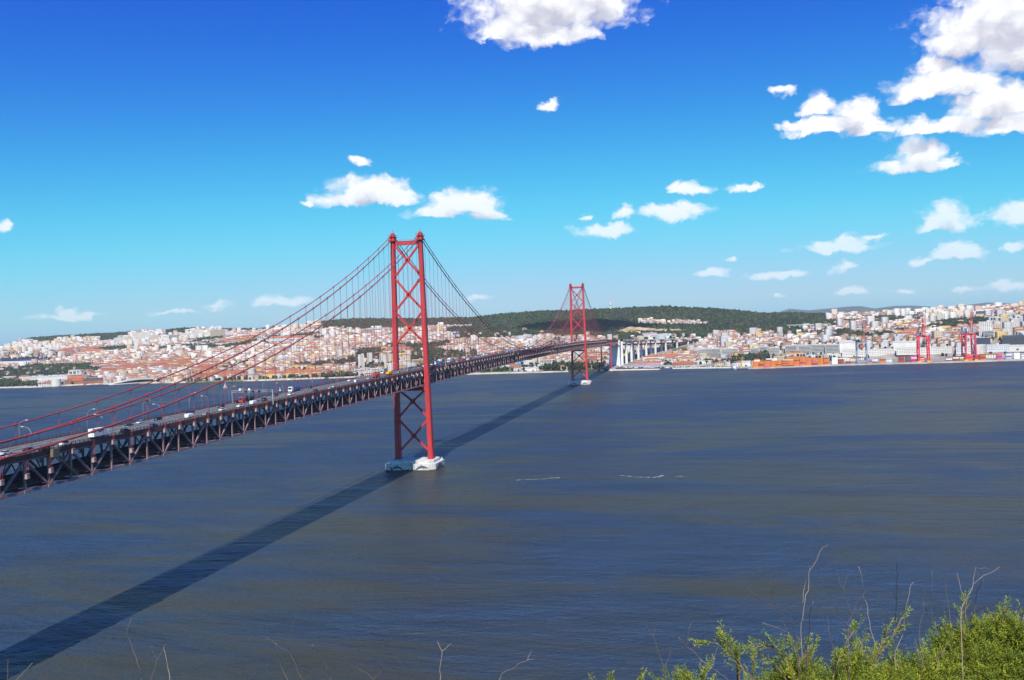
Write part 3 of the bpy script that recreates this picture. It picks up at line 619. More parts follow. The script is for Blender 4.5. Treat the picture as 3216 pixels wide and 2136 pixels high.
# ================================================================ NORTH BANK: viaduct, landmarks and port
TILE = mat("clay_roof_tile", (.40, .135, .06), .85, .25, .12)
FLATR = mat("pale_flat_roof", (.50, .47, .43), .9, .15, .1)
DARKR = mat("dark_slate_roof", (.075, .07, .075), .7, .2, .2)
GLASS = mat("window_glass", (.055, .07, .09), .25, .2, .5, spec=.6)
WALLC = {"white": (.63, .60, .55), "cream": (.60, .50, .35), "yellow": (.72, .52, .20), "pink": (.66, .36, .29), "pale": (.58, .60, .62), "brick": (.36, .13, .075), "blue": (.04, .22, .62), "mauve": (.42, .33, .42),
         "grey": (.42, .39, .34), "glass": (.035, .05, .085), "dark": (.10, .105, .12), "red": (.55, .12, .09)}
WALLM = {k: mat("wall_"+k, v, .85, .10, .08) for k, v in WALLC.items()}
FOOT = []          # occupied ground: x, y, radius
def hip(b, w, d, z, h, o=.6, ridge=None, m=0):
    w, d = w/2+o, d/2+o
    if w >= d: r = max(w-d, .3) if ridge is None else ridge; A = ((-r, 0, z+h), (r, 0, z+h))
    else: r = max(d-w, .3); A = ((0, -r, z+h), (0, r, z+h))
    c = [(-w, -d, z), (w, -d, z), (w, d, z), (-w, d, z)]
    if w >= d: b.quad(c[0], c[1], A[1], A[0], m); b.quad(c[2], c[3], A[0], A[1], m); b.poly((c[1], c[2], A[1]), m); b.poly((c[3], c[0], A[0]), m)
    else: b.quad(c[1], c[2], A[1], A[0], m); b.quad(c[3], c[0], A[0], A[1], m); b.poly((c[0], c[1], A[0]), m); b.poly((c[2], c[3], A[1]), m)
    b.quad(c[3], c[2], c[1], c[0], m); return b
def gable(b, w, d, z, h, o=.5):
    w, d = w/2+o, d/2+o
    b.quad((-w, -d, z), (w, -d, z), (w, 0, z+h), (-w, 0, z+h)); b.quad((w, d, z), (-w, d, z), (-w, 0, z+h), (w, 0, z+h)); b.poly(((w, -d, z), (w, d, z), (w, 0, z+h))); b.poly(((-w, d, z), (-w, -d, z), (-w, 0, z+h)))
    b.quad((-w, d, z), (w, d, z), (w, -d, z), (-w, -d, z)); return b
def windows(b, w, d, z0, z1, style, pitch=3.4, fh=3.2):
    """panes just proud of the four walls"""
    e = .06; n = max(1, int((z1-z0-.6)/fh))
    for i in range(n):
        za = z0 + .9 + i*(z1-z0-.6)/n; zc = za + min(1.6, (z1-z0)/n*.55)
        for (L, D, ax) in ((w, d, 0), (d, w, 1)):
            if style == "bands": spans = [(-L/2+.8, L/2-.8)]
            else:
                k = max(1, int((L-1)/pitch)); st = (L-1.0)/k; spans = [(-L/2+.5+st*(q+.28), -L/2+.5+st*(q+.72)) for q in range(k)]
            for a, c in spans:
                for s in (-1, 1):
                    p = s*(D/2+e)
                    if ax == 0: q = [(a, p, za), (c, p, za), (c, p, zc), (a, p, zc)]
                    else: q = [(-p, a, za), (-p, c, za), (-p, c, zc), (-p, a, zc)]
                    if ax == 0 and s > 0 or ax == 1 and s > 0: q = q[::-1]
                    if s > 0 and ax == 0: continue                    # unseen back wall kept plain
                    b.poly(q)
    return b
def landmark(name, label, cat, x, y, rz, w, d, h, style, wall):
    z = H(x, y); t = empty(name, (x, y, z-1.0), rz); tag(t, label, cat); FOOT.append((x, y, max(w, d)/2+4, w, d, rz))
    wm = WALLM[wall]; h += 1.0
    if style in ("tile", "gable", "brick"):
        hr = min(h*.38, d*.22+1.5); hw = h-hr
        MB().box(-w/2, w/2, -d/2, d/2, -3, hw).build("wall", wm, t)
        if style == "tile": r = hip(MB(), w, d, hw, hr).build("roof", TILE, t)
        else: r = gable(MB(), w, d, hw, hr).build("roof", DARKR if (style == "gable" and wall == "cream") or label.find("dark") >= 0 else TILE, t)
        if w > 40:
            c = MB()
            for i in range(int(w/14)): c.box(-w/2+8+i*14-.5, -w/2+8+i*14+.5, -1.6, -.6, hw+hr*.3, hw+hr+1.2)
            tag(c.build("chimney_row", wm, r), kind="stuff")
        g = windows(MB(), w, d, 1.0, hw, "grid", 4.2, 3.8).build("window_grid", GLASS, t); tag(g, kind="stuff")
    elif style == "columns":
        MB().box(-w/2, w/2, -d/2+2, d/2, -3, h-3).build("wall", wm, t)
        for i in range(8):
            xx = -w/2+1.2+(w-2.4)*i/7; MB().box(xx-.7, xx+.7, -d/2, -d/2+1.4, -1, h-3).build("column", wm, t)
        MB().box(-w/2-.4, w/2+.4, -d/2-.4, d/2+.4, h-3, h-1.6).build("cornice", wm, t)
        hip(MB(), w-4, d-4, h-1.6, 3.2).build("roof", TILE, t)
        g = MB()
        for i in range(7):
            xx = -w/2+1.2+(w-2.4)*(i+.5)/7; g.box(xx-w/24, xx+w/24, -d/2+1.9, -d/2+2.1, 2, h*.5); g.box(xx-w/24, xx+w/24, -d/2+1.9, -d/2+2.1, h*.58, h-4.5)
        tag(g.build("window_grid", GLASS, t), kind="stuff")
    elif style == "silo":
        for i, (k, hh) in enumerate(((-.34, .72), (0, 1.0), (.34, .78))):
            MB().box(w*(k-.16), w*(k+.16), -d/2, d/2, -3, h*hh).build("shaft", wm, t)
        MB().box(-w*.1, w*.1, -2, 2, h, h*1.18).build("head_house", wm, t)
    else:
        MB().box(-w/2, w/2, -d/2, d/2, -3, h).build("wall", wm, t)
        r = MB().box(-w/2-.25, w/2+.25, -d/2-.25, d/2+.25, h, h+.7)
        if style == "shed": r = gable(MB(), w, d, h-.1, min(3.0, d*.1))
        roof = r.build("roof", FLATR if wall != "dark" else DARKR, t)
        if style != "shed" and w > 16: MB().box(w*.1, w*.1+5, -3, 3, h+.7, h+3.4).build("stair_head", wm, roof)
        if style == "shed":
            g = MB()
            for i in range(max(2, int(w/18))):
                xx = -w/2+9+i*18
                if xx+2.5 < w/2: g.box(xx-2.2, xx+2.2, -d/2-.08, -d/2+.1, 0, min(4.5, h*.45))
            g.build("loading_door", GLASS, t) if g.v else None
        elif style == "ribs":
            g = MB(); k = max(3, int(w/4.2))
            for i in range(k):
                xx = -w/2+(i+.5)*w/k; g.box(xx-w/k*.22, xx+w/k*.22, -d/2-.08, -d/2+.1, 1.5, h-1)
            tag(g.build("window_grid", GLASS, t), kind="stuff")
        else:
            g = windows(MB(), w, d, .5, h, "bands" if style == "bands" else "grid", 3.6, 3.3).build("window_grid", GLASS, t); tag(g, kind="stuff")
            if style == "bands":
                for i in range(max(1, int(h/3.3))):
                    zz = .5+.45+i*(h-1.1)/max(1, int((h-1.1)/3.3))
                    if zz < h-1: MB().box(-w/2-.3, w/2+.3, -d/2-.75, -d/2-.02, zz-.45, zz+.3).build("balcony_band", wm, t)
    return t
# name, label, category, x, y, facing, width, depth, height, style, wall
LANDMARKS = [
    ("exhibition_hall", "long low white exhibition hall behind the round white tower", "hall", -1618, 1605, 0.67, 122, 40, 16.3, "shed", "white"),
    ("power_station", "tall red brick power station hall with four pale chimneys", "power station", -1460, 1520, 0.65, 37, 40, 24.2, "brick", "brick"),
    ("boiler_hall", "gabled red brick boiler hall next to the power station", "hall", -1446, 1514, 0.65, 29, 30, 16.4, "brick", "brick"),
    ("turbine_hall", "long red brick turbine hall with dark roof by the promenade", "hall", -1400, 1515, 0.63, 49, 24, 14.7, "brick", "brick"),
    ("college_block", "wide pink college block with red tiled roof above the old houses", "building", -2335, 2804, 0.63, 89, 30, 19.1, "tile", "pink"),
    ("apartment_tower", "low white row of flats at the foot of the ridge towers", "apartment block", -2780, 3411, 0.63, 103, 30, 19.2, "flat", "white"),
    ("apartment_tower", "white flats beside the tall ridge towers", "apartment block", -2669, 3379, 0.62, 42, 26, 22.1, "flat", "white"),
    ("apartment_tower", "slim white tower of flats on the ridge", "apartment block", -2609, 3351, 0.61, 20, 22, 31.3, "flat", "white"),
    ("apartment_tower", "stepped white tower of flats on the ridge", "apartment block", -2525, 3279, 0.60, 36, 24, 38.4, "flat", "white"),
    ("apartment_tower", "broad white tower of flats beside the stepped one", "apartment block", -2475, 3270, 0.60, 35, 24, 33.6, "flat", "cream"),
    ("apartment_tower", "white tower of flats touching the tallest ridge tower", "apartment block", -2431, 3265, 0.59, 32, 24, 44.2, "flat", "white"),
    ("apartment_tower", "tallest white tower of flats on the ridge", "apartment block", -2384, 3260, 0.58, 42, 26, 51.6, "flat", "white"),
    ("apartment_tower", "white tower of flats just past the tallest ridge tower", "apartment block", -2341, 3267, 0.57, 36, 24, 38.0, "flat", "cream"),
    ("apartment_tower", "narrow white tower of flats standing apart on the ridge", "apartment block", -2272, 3249, 0.56, 27, 24, 33.2, "flat", "white"),
    ("apartment_tower", "pair of white slabs of flats with dark balconies", "apartment block", -2245, 3280, 0.56, 50, 24, 34.9, "bands", "white"),
    ("apartment_tower", "white flats over the wooded slope", "apartment block", -2244, 3389, 0.54, 38, 24, 31.0, "flat", "white"),
    ("apartment_tower", "white flats next to the tall cream slab", "apartment block", -2204, 3413, 0.53, 48, 24, 31.1, "flat", "white"),
    ("apartment_slab", "big cream slab of flats with vertical ribs on the skyline", "apartment block", -2059, 3351, 0.51, 67, 28, 38.1, "ribs", "cream"),
    ("apartment_slab", "bluish white flats leaning on the big cream slab", "apartment block", -1979, 3310, 0.50, 31, 22, 27.1, "flat", "pale"),
    ("hilltop_flats", "low white flats on the hilltop", "apartment block", -1816, 3573, 0.45, 28, 22, 19.0, "flat", "white"),
    ("hilltop_flats", "white middle flats on the hilltop", "apartment block", -1764, 3522, 0.44, 17, 22, 23.5, "flat", "white"),
    ("hilltop_flats", "tall white flats on the hilltop", "apartment block", -1719, 3477, 0.44, 21, 22, 27.8, "flat", "white"),
    ("hilltop_flats", "tallest white flats on the hilltop with cream top", "apartment block", -1676, 3434, 0.43, 15, 20, 29.0, "flat", "cream"),
    ("hilltop_flats", "white flats ending the hilltop row", "apartment block", -1626, 3374, 0.43, 19, 22, 19.6, "flat", "white"),
    ("rope_works", "very long yellow rope works with orange tiled roof on the waterfront", "building", -838, 1566, 0.44, 156, 34, 16.8, "tile", "yellow"),
    ("rope_works", "long yellow wing with faded orange roof on the waterfront", "building", -1015, 1562, 0.50, 148, 26, 10.2, "tile", "yellow"),
    ("museum_block", "long white palace block with many windows on the upper slope", "building", -1366, 2650, 0.44, 141, 40, 19.8, "tile", "pale"),
    ("convent", "wide pale building with brown tiled roof among the old houses", "building", -1065, 2213, 0.42, 57, 36, 19.3, "tile", "pale"),
    ("church_tower", "white square church tower rising over the trees", "tower", -733, 1789, 0.37, 17, 16, 35.4, "flat", "white"),
    ("office_pavilion", "white modern office pavilion with dark window bands by the river", "building", -676, 1626, 0.37, 28, 24, 11.9, "bands", "white"),
    ("office_pavilion", "second white office pavilion with dark bands among trees", "building", -632, 1634, 0.35, 32, 24, 12.7, "bands", "white"),
    ("hospital_slab", "long white hospital slab under the wooded ridge", "building", -1043, 2774, 0.35, 112, 26, 20.2, "bands", "white"),
    ("long_flats", "long white block of flats at the forest edge", "apartment block", -775, 2896, 0.27, 175, 22, 12.8, "bands", "white"),
    ("yellow_flats", "cream yellow block of flats with balconies behind the south tower", "apartment block", -601, 1779, 0.32, 35, 20, 17.0, "bands", "yellow"),
    ("yellow_flats", "second cream yellow block of flats behind the south tower", "apartment block", -561, 1779, 0.31, 34, 20, 17.0, "bands", "yellow"),
    ("yellow_house", "tall yellow block of flats on the middle slope", "apartment block", -1059, 2493, 0.38, 29, 18, 14.0, "flat", "yellow"),
    ("yellow_house", "yellow tower of flats above the trees", "apartment block", -939, 2312, 0.37, 18, 18, 17.6, "flat", "yellow"),
    ("blue_block", "bright blue corner block beside white flats", "building", -658, 2562, 0.27, 20, 20, 14.0, "ribs", "blue"),
    ("white_flats", "white flats beside the bright blue corner block", "apartment block", -682, 2543, 0.27, 31, 22, 18.5, "flat", "white"),
    ("white_flats", "white stacked flats on the slope below the forest", "apartment block", -742, 2578, 0.29, 55, 26, 18.8, "flat", "white"),
    ("mansion", "wide mansion with orange roof below the green meadow", "building", -446, 2257, 0.22, 48, 30, 14.6, "tile", "white"),
    ("mansion", "white villa on the dark wooded slope", "house", -407, 2581, 0.19, 18, 16, 17.3, "tile", "cream"),
    ("mansion", "low white villa with orange roof in the forest", "house", -328, 2486, 0.17, 18, 16, 11.1, "tile", "cream"),
    ("mansion", "white house with red roof at the forest foot", "house", -479, 2570, 0.21, 19, 16, 11.5, "tile", "white"),
    ("colonnaded_hall", "white river station hall with tall columns and orange roof", "hall", -176, 1661, 0.17, 31, 40, 23.0, "columns", "white"),
    ("river_station", "low white riverside hall with flat roof", "hall", -193, 1530, 0.19, 39, 20, 7.0, "shed", "white"),
    ("river_station", "white riverside building with dark openings under the bridge", "building", -295, 1655, 0.22, 45, 26, 9.1, "bands", "white"),
    ("brick_warehouse", "brown brick warehouse near the north tower", "warehouse", -66, 1782, 0.12, 22, 30, 19.7, "flat", "brick"),
    ("office_block", "striped white office block with dark window bands by the marina", "office", 242, 1849, -0.00, 59, 40, 27.4, "bands", "white"),
    ("office_block", "second striped office block farther from the viaduct", "office", 295, 1808, -0.02, 44, 40, 26.0, "bands", "white"),
    ("flat_hall", "wide white flat-roofed market hall below the quarry", "hall", 75, 2458, 0.05, 90, 40, 8.6, "shed", "white"),
    ("depot", "purple-grey depot building at the quarry foot", "building", 45, 2507, 0.06, 50, 20, 8.8, "flat", "mauve"),
    ("pink_house", "pink apartment house with orange roof above the port", "apartment block", 316, 2189, -0.03, 31, 24, 15.5, "tile", "pink"),
    ("pink_house", "pink apartment house between two others above the port", "apartment block", 341, 2071, -0.04, 23, 22, 13.9, "tile", "pink"),
    ("pink_house", "wide pink apartment house over the white blocks", "apartment block", 368, 2011, -0.05, 28, 24, 15.4, "tile", "pink"),
    ("port_flats", "white flats with dark balconies behind the orange containers", "apartment block", 357, 1768, -0.05, 21, 20, 17.3, "bands", "white"),
    ("port_flats", "white flats a step higher behind the containers", "apartment block", 380, 1759, -0.06, 22, 20, 18.0, "bands", "white"),
    ("port_flats", "white balconied flats next to the dark roofed house", "apartment block", 404, 1725, -0.07, 25, 20, 18.6, "bands", "white"),
    ("port_flats", "long white balconied flats beside the wide glazed offices", "apartment block", 446, 1739, -0.09, 29, 22, 20.2, "bands", "white"),
    ("glazed_offices", "wide white offices with long dark glazing bands", "office", 477, 1728, -0.10, 29, 30, 20.8, "bands", "white"),
    ("glazed_offices", "middle wide white office wing with dark glazing", "office", 509, 1721, -0.11, 33, 30, 20.7, "bands", "white"),
    ("glazed_offices", "last wide white office wing with dark glazing", "office", 541, 1705, -0.13, 32, 30, 20.5, "bands", "white"),
    ("blank_store", "large blank white cold store behind the grey crane", "warehouse", 577, 1701, -0.14, 37, 40, 21.1, "shed", "white"),
    ("dock_warehouse", "long white dock warehouse with square windows behind the grey crane", "warehouse", 618, 1654, -0.16, 119, 24, 12.3, "flat", "white"),
    ("dock_warehouse", "long white dock warehouse with square windows behind the red crane", "warehouse", 733, 1604, -0.21, 118, 24, 11.9, "flat", "white"),
    ("upper_store", "tall white store with one dark strip window above the dock warehouse", "warehouse", 702, 1650, -0.20, 53, 30, 16.7, "shed", "white"),
    ("station_building", "cream harbour station with tall windows behind orange containers", "building", 404, 1590, -0.07, 22, 24, 16.0, "columns", "cream"),
    ("station_building", "cream harbour station wing with orange roof", "building", 446, 1583, -0.09, 61, 24, 13.6, "tile", "cream"),
    ("tiled_store", "store with wide orange tiled roof above the harbour station", "warehouse", 452, 1716, -0.09, 42, 26, 8.0, "tile", "cream"),
    ("pink_palace", "long pink palace with red tiled roof on the hill behind the cranes", "building", 763, 1868, -0.20, 52, 30, 16.6, "tile", "pink"),
    ("chapel", "small white chapel with bell tower by the pink palace", "church", 726, 1897, -0.19, 8, 10, 12.7, "flat", "white"),
    ("concrete_silo", "stepped grey concrete tower above the valley houses", "tower", 451, 2130, -0.08, 15, 16, 19.7, "silo", "grey"),
    ("glass_offices", "dark blue glass office block on the skyline behind the cranes", "office", 1022, 3127, -0.20, 18, 24, 19.8, "ribs", "glass"),
    ("glass_offices", "second dark glass office block on the skyline behind the cranes", "office", 1027, 3060, -0.21, 18, 24, 20.6, "ribs", "glass"),
    ("white_tower", "white tower block on the wooded hillside", "apartment block", 940, 2326, -0.23, 24, 24, 27.2, "flat", "white"),
    ("church", "big church with dark roof on the skyline behind the cranes", "church", 1066, 2367, -0.26, 30, 30, 23.4, "gable", "cream"),
    ("hill_tower", "tall white tower of flats behind the outer red crane", "apartment block", 894, 1698, -0.27, 29, 26, 39.7, "flat", "white"),
    ("hill_tower", "striped white flats in front of the tall tower", "apartment block", 896, 1682, -0.27, 22, 20, 20.5, "bands", "white"),
    ("hill_tower", "white flats with grey windows on the hill behind the cranes", "apartment block", 944, 1782, -0.28, 18, 22, 23.6, "flat", "cream"),
    ("hill_tower", "large white flats near the dark glass offices", "apartment block", 976, 1796, -0.29, 37, 26, 25.3, "flat", "white"),
    ("hill_tower", "white hillside flats with a flat roof line", "apartment block", 943, 1716, -0.28, 13, 22, 18.4, "flat", "white"),
    ("dark_offices", "dark grey office block on the waterfront past the cranes", "office", 927, 1578, -0.29, 61, 30, 20.8, "bands", "dark"),
    ("dark_offices", "navy glass office block behind the outer red crane", "office", 860, 1595, -0.26, 29, 26, 16.8, "ribs", "glass"),
    ("dock_offices", "blue-grey dock offices behind the outer red crane", "office", 814, 1574, -0.25, 35, 20, 12.4, "flat", "pale"),
    ("dock_offices", "low blue-grey dock offices with arcades", "office", 873, 1567, -0.27, 64, 20, 12.3, "flat", "pale"),
    ("dock_shed", "white dock shed with pale curved roof at the quay", "warehouse", 929, 1556, -0.30, 71, 30, 8.5, "shed", "white"),
    ("yellow_palace", "yellow house with orange roof over the dark offices", "house", 924, 1663, -0.28, 16, 22, 11.2, "tile", "yellow"),
    ("waterfront_hall", "white hall with orange roofs by the yacht basin", "hall", 98, 1925, 0.05, 80, 40, 12.5, "tile", "white"),
    ("waterfront_hall", "pale warehouse with many gables under the viaduct", "warehouse", 133, 1875, 0.04, 74, 40, 18.3, "tile", "pale"),
    ("restaurant_row", "mauve and white row of dockside warehouses by the yacht basin", "warehouse", 85, 1668, 0.06, 68, 16, 9.7, "gable", "mauve"),
    ("restaurant_row", "row of red roofed dockside warehouses by the yacht basin", "warehouse", 177, 1628, 0.02, 53, 16, 10.3, "tile", "brick"),
    ("cement_shed", "blocky pale warehouse at the barge quay", "warehouse", 323, 1473, -0.04, 19, 30, 9.4, "shed", "white"),
    ("red_block", "red and white striped flats seen under the viaduct", "apartment block", 51, 2220, 0.06, 13, 16, 16.0, "bands", "red"),
    ("orange_barracks", "long building with orange roof on the slope behind the main cables", "building", -1537, 2126, 0.56, 139, 30, 12.9, "tile", "cream"),
    ("orange_barracks", "orange roofed barracks with pale wall beside the long one", "building", -1307, 1956, 0.52, 95, 30, 11.0, "tile", "cream"),
    ("town_hall", "yellow building with twin yellow gables in the old town", "building", -1706, 2074, 0.61, 24, 16, 10.7, "gable", "yellow"),
]
made = [landmark(*q) for q in LANDMARKS]
# power-station chimneys
t = [o for o in made if o.name.startswith("power_station")][0]
for i in range(4): MB().tube([(-14+i*9.2, 4, 22), (-14+i*9.2, 4, 37)], 1.7, 10).build("chimney", WALLM["pale"], t)
MB().box(-19, 16, -6, 10, 24.2, 27).build("roof_monitor", FLATR, t)
# ---- approach viaduct: tall concrete piers, curving away to the east
VP = [(11, 1714), (16, 1790), (24, 1865), (38, 1940), (56, 2013), (79, 2086), (107, 2156), (139, 2224), (172, 2293), (205, 2361), (238, 2429), (270, 2497)]
VZ = [70.6, 68.4, 66.4, 64.6, 63.0, 61.6, 60.2, 58.4, 56.6, 55.0, 53.6, 52.4]
via = empty("approach_viaduct", (0, 0, 0)); tag(via, "tall white concrete viaduct carrying the road from the bridge over the town", "viaduct")
dk = MB(); dirs = []
for i, (x, y) in enumerate(VP):
    a = VP[max(0, i-1)]; c = VP[min(len(VP)-1, i+1)]; dirs.append(Vector((c[0]-a[0], c[1]-a[1])).normalized())
def vsec(x, y, z, d, w, up, lo):
    n = Vector((d.y, -d.x)); return [(x+n.x*w*s, y+n.y*w*s, z+k) for s, k in ((-1, up), (1, up), (1, lo+1.6), (.55, lo), (-.55, lo), (-1, lo+1.6))]
rings = []
for i in range(len(VP)-1):
    for k in range(8):
        t_ = k/8; x = VP[i][0]*(1-t_)+VP[i+1][0]*t_; y = VP[i][1]*(1-t_)+VP[i+1][1]*t_; z = VZ[i]*(1-t_)+VZ[i+1]*t_; d = dirs[i].lerp(dirs[i+1], t_).normalized()
        hh = 2.0 + 4.2*(abs(t_-.5)*2)**1.6                             # haunched girders, deep over each pier
        rings.append(vsec(x, y, z, d, 11.5, 0, -hh))
base = len(dk.v)
for r in rings: dk.v += r
for i in range(len(rings)-1):
    for k in range(6): a = base+i*6+k; c = base+i*6+(k+1) % 6; dk.f.append((a, c, c+6, a+6)); dk.m.append(0)
vd = dk.build("road_deck", M_CONC2, via)
rr = MB()
for i in range(len(rings)-1):
    for s in (0, 1): rr.bar((rings[i][s][0], rings[i][s][1], rings[i][s][2]+.5), (rings[i+1][s][0], rings[i+1][s][1], rings[i+1][s][2]+.5), .3, 1.0)
rr.build("parapet", M_CONC2, vd)
rl = MB()
for i in range(len(rings)-1):
    p0 = [(rings[i][0][k]+rings[i][1][k])/2 for k in range(3)]; p1 = [(rings[i+1][0][k]+rings[i+1][1][k])/2 for k in range(3)]
    rl.bar((p0[0], p0[1], p0[2]-13.0), (p1[0], p1[1], p1[2]-13.0), 9, 4.6)
rl.build("rail_girder", M_DARKRED, via)
for i, (x, y) in enumerate(VP):
    g = max(H(x, y), 3)-3; d = dirs[i]; rz = math.atan2(-d.x, d.y); top = VZ[i]-6.2
    for s in (-1, 1):
        p = MB(); ox, oy = x + s*7.6*math.cos(rz), y + s*7.6*math.sin(rz); k = (top-g)/60
        c0 = [(-1.5-1.6*k, -1.5-1.5*k), (1.5+1.6*k, -1.5-1.5*k), (1.5+1.6*k, 1.5+1.5*k), (-1.5-1.6*k, 1.5+1.5*k)]; c1 = [(-2.3, -1.3), (2.3, -1.3), (2.3, 1.3), (-2.3, 1.3)]
        rot = lambda c: [(ox+a*math.cos(rz)-b_*math.sin(rz), oy+a*math.sin(rz)+b_*math.cos(rz)) for a, b_ in c]
        p.prism(rot(c0), g, top, pts1=rot(c1)); p.prism(rot([(-3.6, -1.8), (3.6, -1.8), (3.6, 1.8), (-3.6, 1.8)]), top, top+1.2); p.build("pier", M_CONC2, via)
    FOOT.append((x, y, 16, 30, 18, rz))
# the massive end pier where the truss meets the viaduct
p = MB().prism([(-14.5, 1697), (14.5, 1697), (14.5, 1720), (-14.5, 1720)], 0, 56, pts1=[(-13, 1703), (13, 1703), (13, 1716), (-13, 1716)])
p.box(8.5, 14.5, 1699, 1719, 56, 70); p.box(-14.5, -8.5, 1699, 1719, 56, 70); p.build("end_pier", M_CONC2, via)
FOOT.append((0, 1706, 26, 40, 40, 0))
# ---- museum shell, round tower, stadium, blue ball, mast, arched viaduct, quarry
def shell():
    t = empty("riverside_museum", (-1265, 1512, 2.5), 0.62+.5); tag(t, "low white wave-shaped museum with a dark arched mouth on the promenade", "museum"); n = 28; L = 82
    b = MB(); prof = lambda u: 13.5*max(0, math.cos(u*math.pi/2))**1.25
    for i in range(n):
        u0, u1 = -1+2*i/n, -1+2*(i+1)/n
        for j in range(6):
            v0, v1 = j/6, (j+1)/6; f = lambda u, v: (u*L, -9-4*(1-u*u)+v*46, prof(u)*(1-v**1.7)+.05)
            b.quad(f(u0, v0), f(u1, v0), f(u1, v1), f(u0, v1))
        b.quad((u0*L, -9-4*(1-u0*u0), prof(u0)*.55), (u1*L, -9-4*(1-u1*u1), prof(u1)*.55), (u1*L, -9-4*(1-u1*u1), prof(u1)), (u0*L, -9-4*(1-u0*u0), prof(u0)))
    b.build("shell_roof", WALLM["white"], t)
    g = MB()
    for i in range(n): u0, u1 = -1+2*i/n, -1+2*(i+1)/n; g.quad((u0*L, -3, -1), (u1*L, -3, -1), (u1*L, -3, prof(u1)*.9), (u0*L, -3, prof(u0)*.9))
    g.build("glazed_mouth", GLASS, t); s_ = MB().box(-L, L, -24, -3.2, -1.5, .4); s_.build("forecourt", WALLM["white"], t); FOOT.append((-1265, 1512, 90, 165, 60, 1.1))
shell()
def drum():
    t = empty("round_tower", (-1474, 1462, 2.5)); tag(t, "round white drum tower with slanting grey lines on the waterfront", "tower")
    MB().lathe([(13, -2), (12, 17), (0, 18.5)], 28).build("drum", WALLM["white"], t, smooth=False)
    for k in range(4):
        b = MB(); a0 = -2.6+k*.5
        for i in range(8):
            f = lambda q: ((13.06-q/8)*math.cos(a0+q*.09), (13.06-q/8)*math.sin(a0+q*.09), 1+q*2.0)
            p, q = f(i), f(i+1); b.bar(p, q, .25)
        b.build("slanting_rib", WALLM["grey"], t)
    FOOT.append((-1474, 1462, 22, 30, 30, 0))
drum()
def stadium():
    x, y = -2300, 2335; z = H(x, y); t = empty("stadium", (x, y, z), .68); tag(t, "open stadium bowl with dark blue seats and a white rim among houses", "stadium"); n = 40
    o, i_, s_ = MB(), MB(), MB()
    for k in range(n):
        a, c = 2*math.pi*k/n, 2*math.pi*(k+1)/n; P = lambda r, q, zz: (r*88*math.cos(q), r*66*math.sin(q), zz)
        hh = lambda q: 13 + 3*math.sin(q)
        o.quad(P(1, a, -6), P(1, c, -6), P(1, c, hh(c)), P(1, a, hh(a))); o.quad(P(1, a, hh(a)), P(1, c, hh(c)), P(.96, c, hh(c)), P(.96, a, hh(a)))
        s_.quad(P(.96, a, hh(a)-.4), P(.96, c, hh(c)-.4), P(.66, c, .6), P(.66, a, .6))
    o.build("outer_wall", WALLM["white"], t); s_.build("seating_bowl", mat("navy_seats", (.02, .035, .12), .7, .2, .3), t)
    MB().prism([(58*math.cos(2*math.pi*k/24), 43*math.sin(2*math.pi*k/24)) for k in range(24)], .2, .5).build("pitch", mat("pitch_grass", (.06, .12, .03), .95, .2, .1), t)
    for sx in (-1, 1):
        for sy in (-1, 1): MB().tube([(sx*72, sy*58, 0), (sx*72, sy*58, 36)], .7, 6).box(sx*72-4, sx*72+4, sy*58-.6, sy*58+.6, 34, 38).build("floodlight", M_GREY, t)
    FOOT.append((x, y, 100, 180, 140, .68))
stadium()
t = empty("blue_globe", (-261, 1735, H(-261, 1735))); tag(t, "bright blue globe on a white stand beside the river hall", "globe")
bm = bmesh.new(); bmesh.ops.create_uvsphere(bm, u_segments=20, v_segments=12, radius=5.6); me = bpy.data.meshes.new("ball"); bm.to_mesh(me); bm.free(); me.materials.append(mat("globe_blue", (.02, .36, .80), .4, .12, .3)); o = bpy.data.objects.new("ball", me); o.location = (0, 0, 8.2); link(o, t)
MB().lathe([(3.4, -1), (2.2, 3.2), (0, 3.3)], 12).build("stand", WALLM["white"], t); FOOT.append((-261, 1735, 14, 20, 20, 0))
t = empty("television_mast", (-160, 3254, H(-160, 3254)-1)); tag(t, "slender white television mast with round platforms on the forest ridge", "mast")
MB().lathe([(4.2, 0), (3.2, 24)], 14).build("shaft", WALLM["white"], t); MB().lathe([(3.2, 24), (6, 25), (6.2, 31), (4, 32), (4, 35), (5.2, 36), (5.2, 39), (2, 40)], 14).build("platform", WALLM["pale"], t)
for i in range(7): MB().box(-1.1+.1*i, 1.1-.1*i, -1.1+.1*i, 1.1-.1*i, 40+i*5, 45+i*5).build("aerial_section", WALLM["red" if i % 2 else "white"], t)
def arch_bridge():
    A = Vector((505, 2372)); B_ = Vector((600, 2300)); d = (B_-A).normalized(); L = (B_-A).length+30; rz = math.atan2(d.y, d.x); c = (A+B_)/2; z = min(H(A.x, A.y), H(B_.x, B_.y))
    t = empty("arched_viaduct", (c.x, c.y, z), rz); tag(t, "white arched road viaduct crossing the wooded valley behind the port", "viaduct")
    MB().box(-L/2, L/2, -4, 4, 19, 21).build("deck", M_CONC2, t)
    for i in range(8): xx = -L/2+8+i*(L-16)/7; MB().box(xx-1, xx+1, -3, 3, -18, 19).build("pier", M_CONC2, t)
    a = MB()
    for i in range(14):
        f = lambda q: (8+(-1+2*q/14)*26, 0, 17.5*(1-(-1+2*q/14)**2)); a.bar(f(i), f(i+1), 4, 1.6)
    a.build("arch", M_CONC2, t); MB().box(-20, -15, -4, 4, -18, 23).build("end_tower", M_CONC2, t)
arch_bridge()
ROCK = mat("tan_quarry_rock", (.42, .31, .18), .95, .35, .06, bump=.8, bscale=.15)
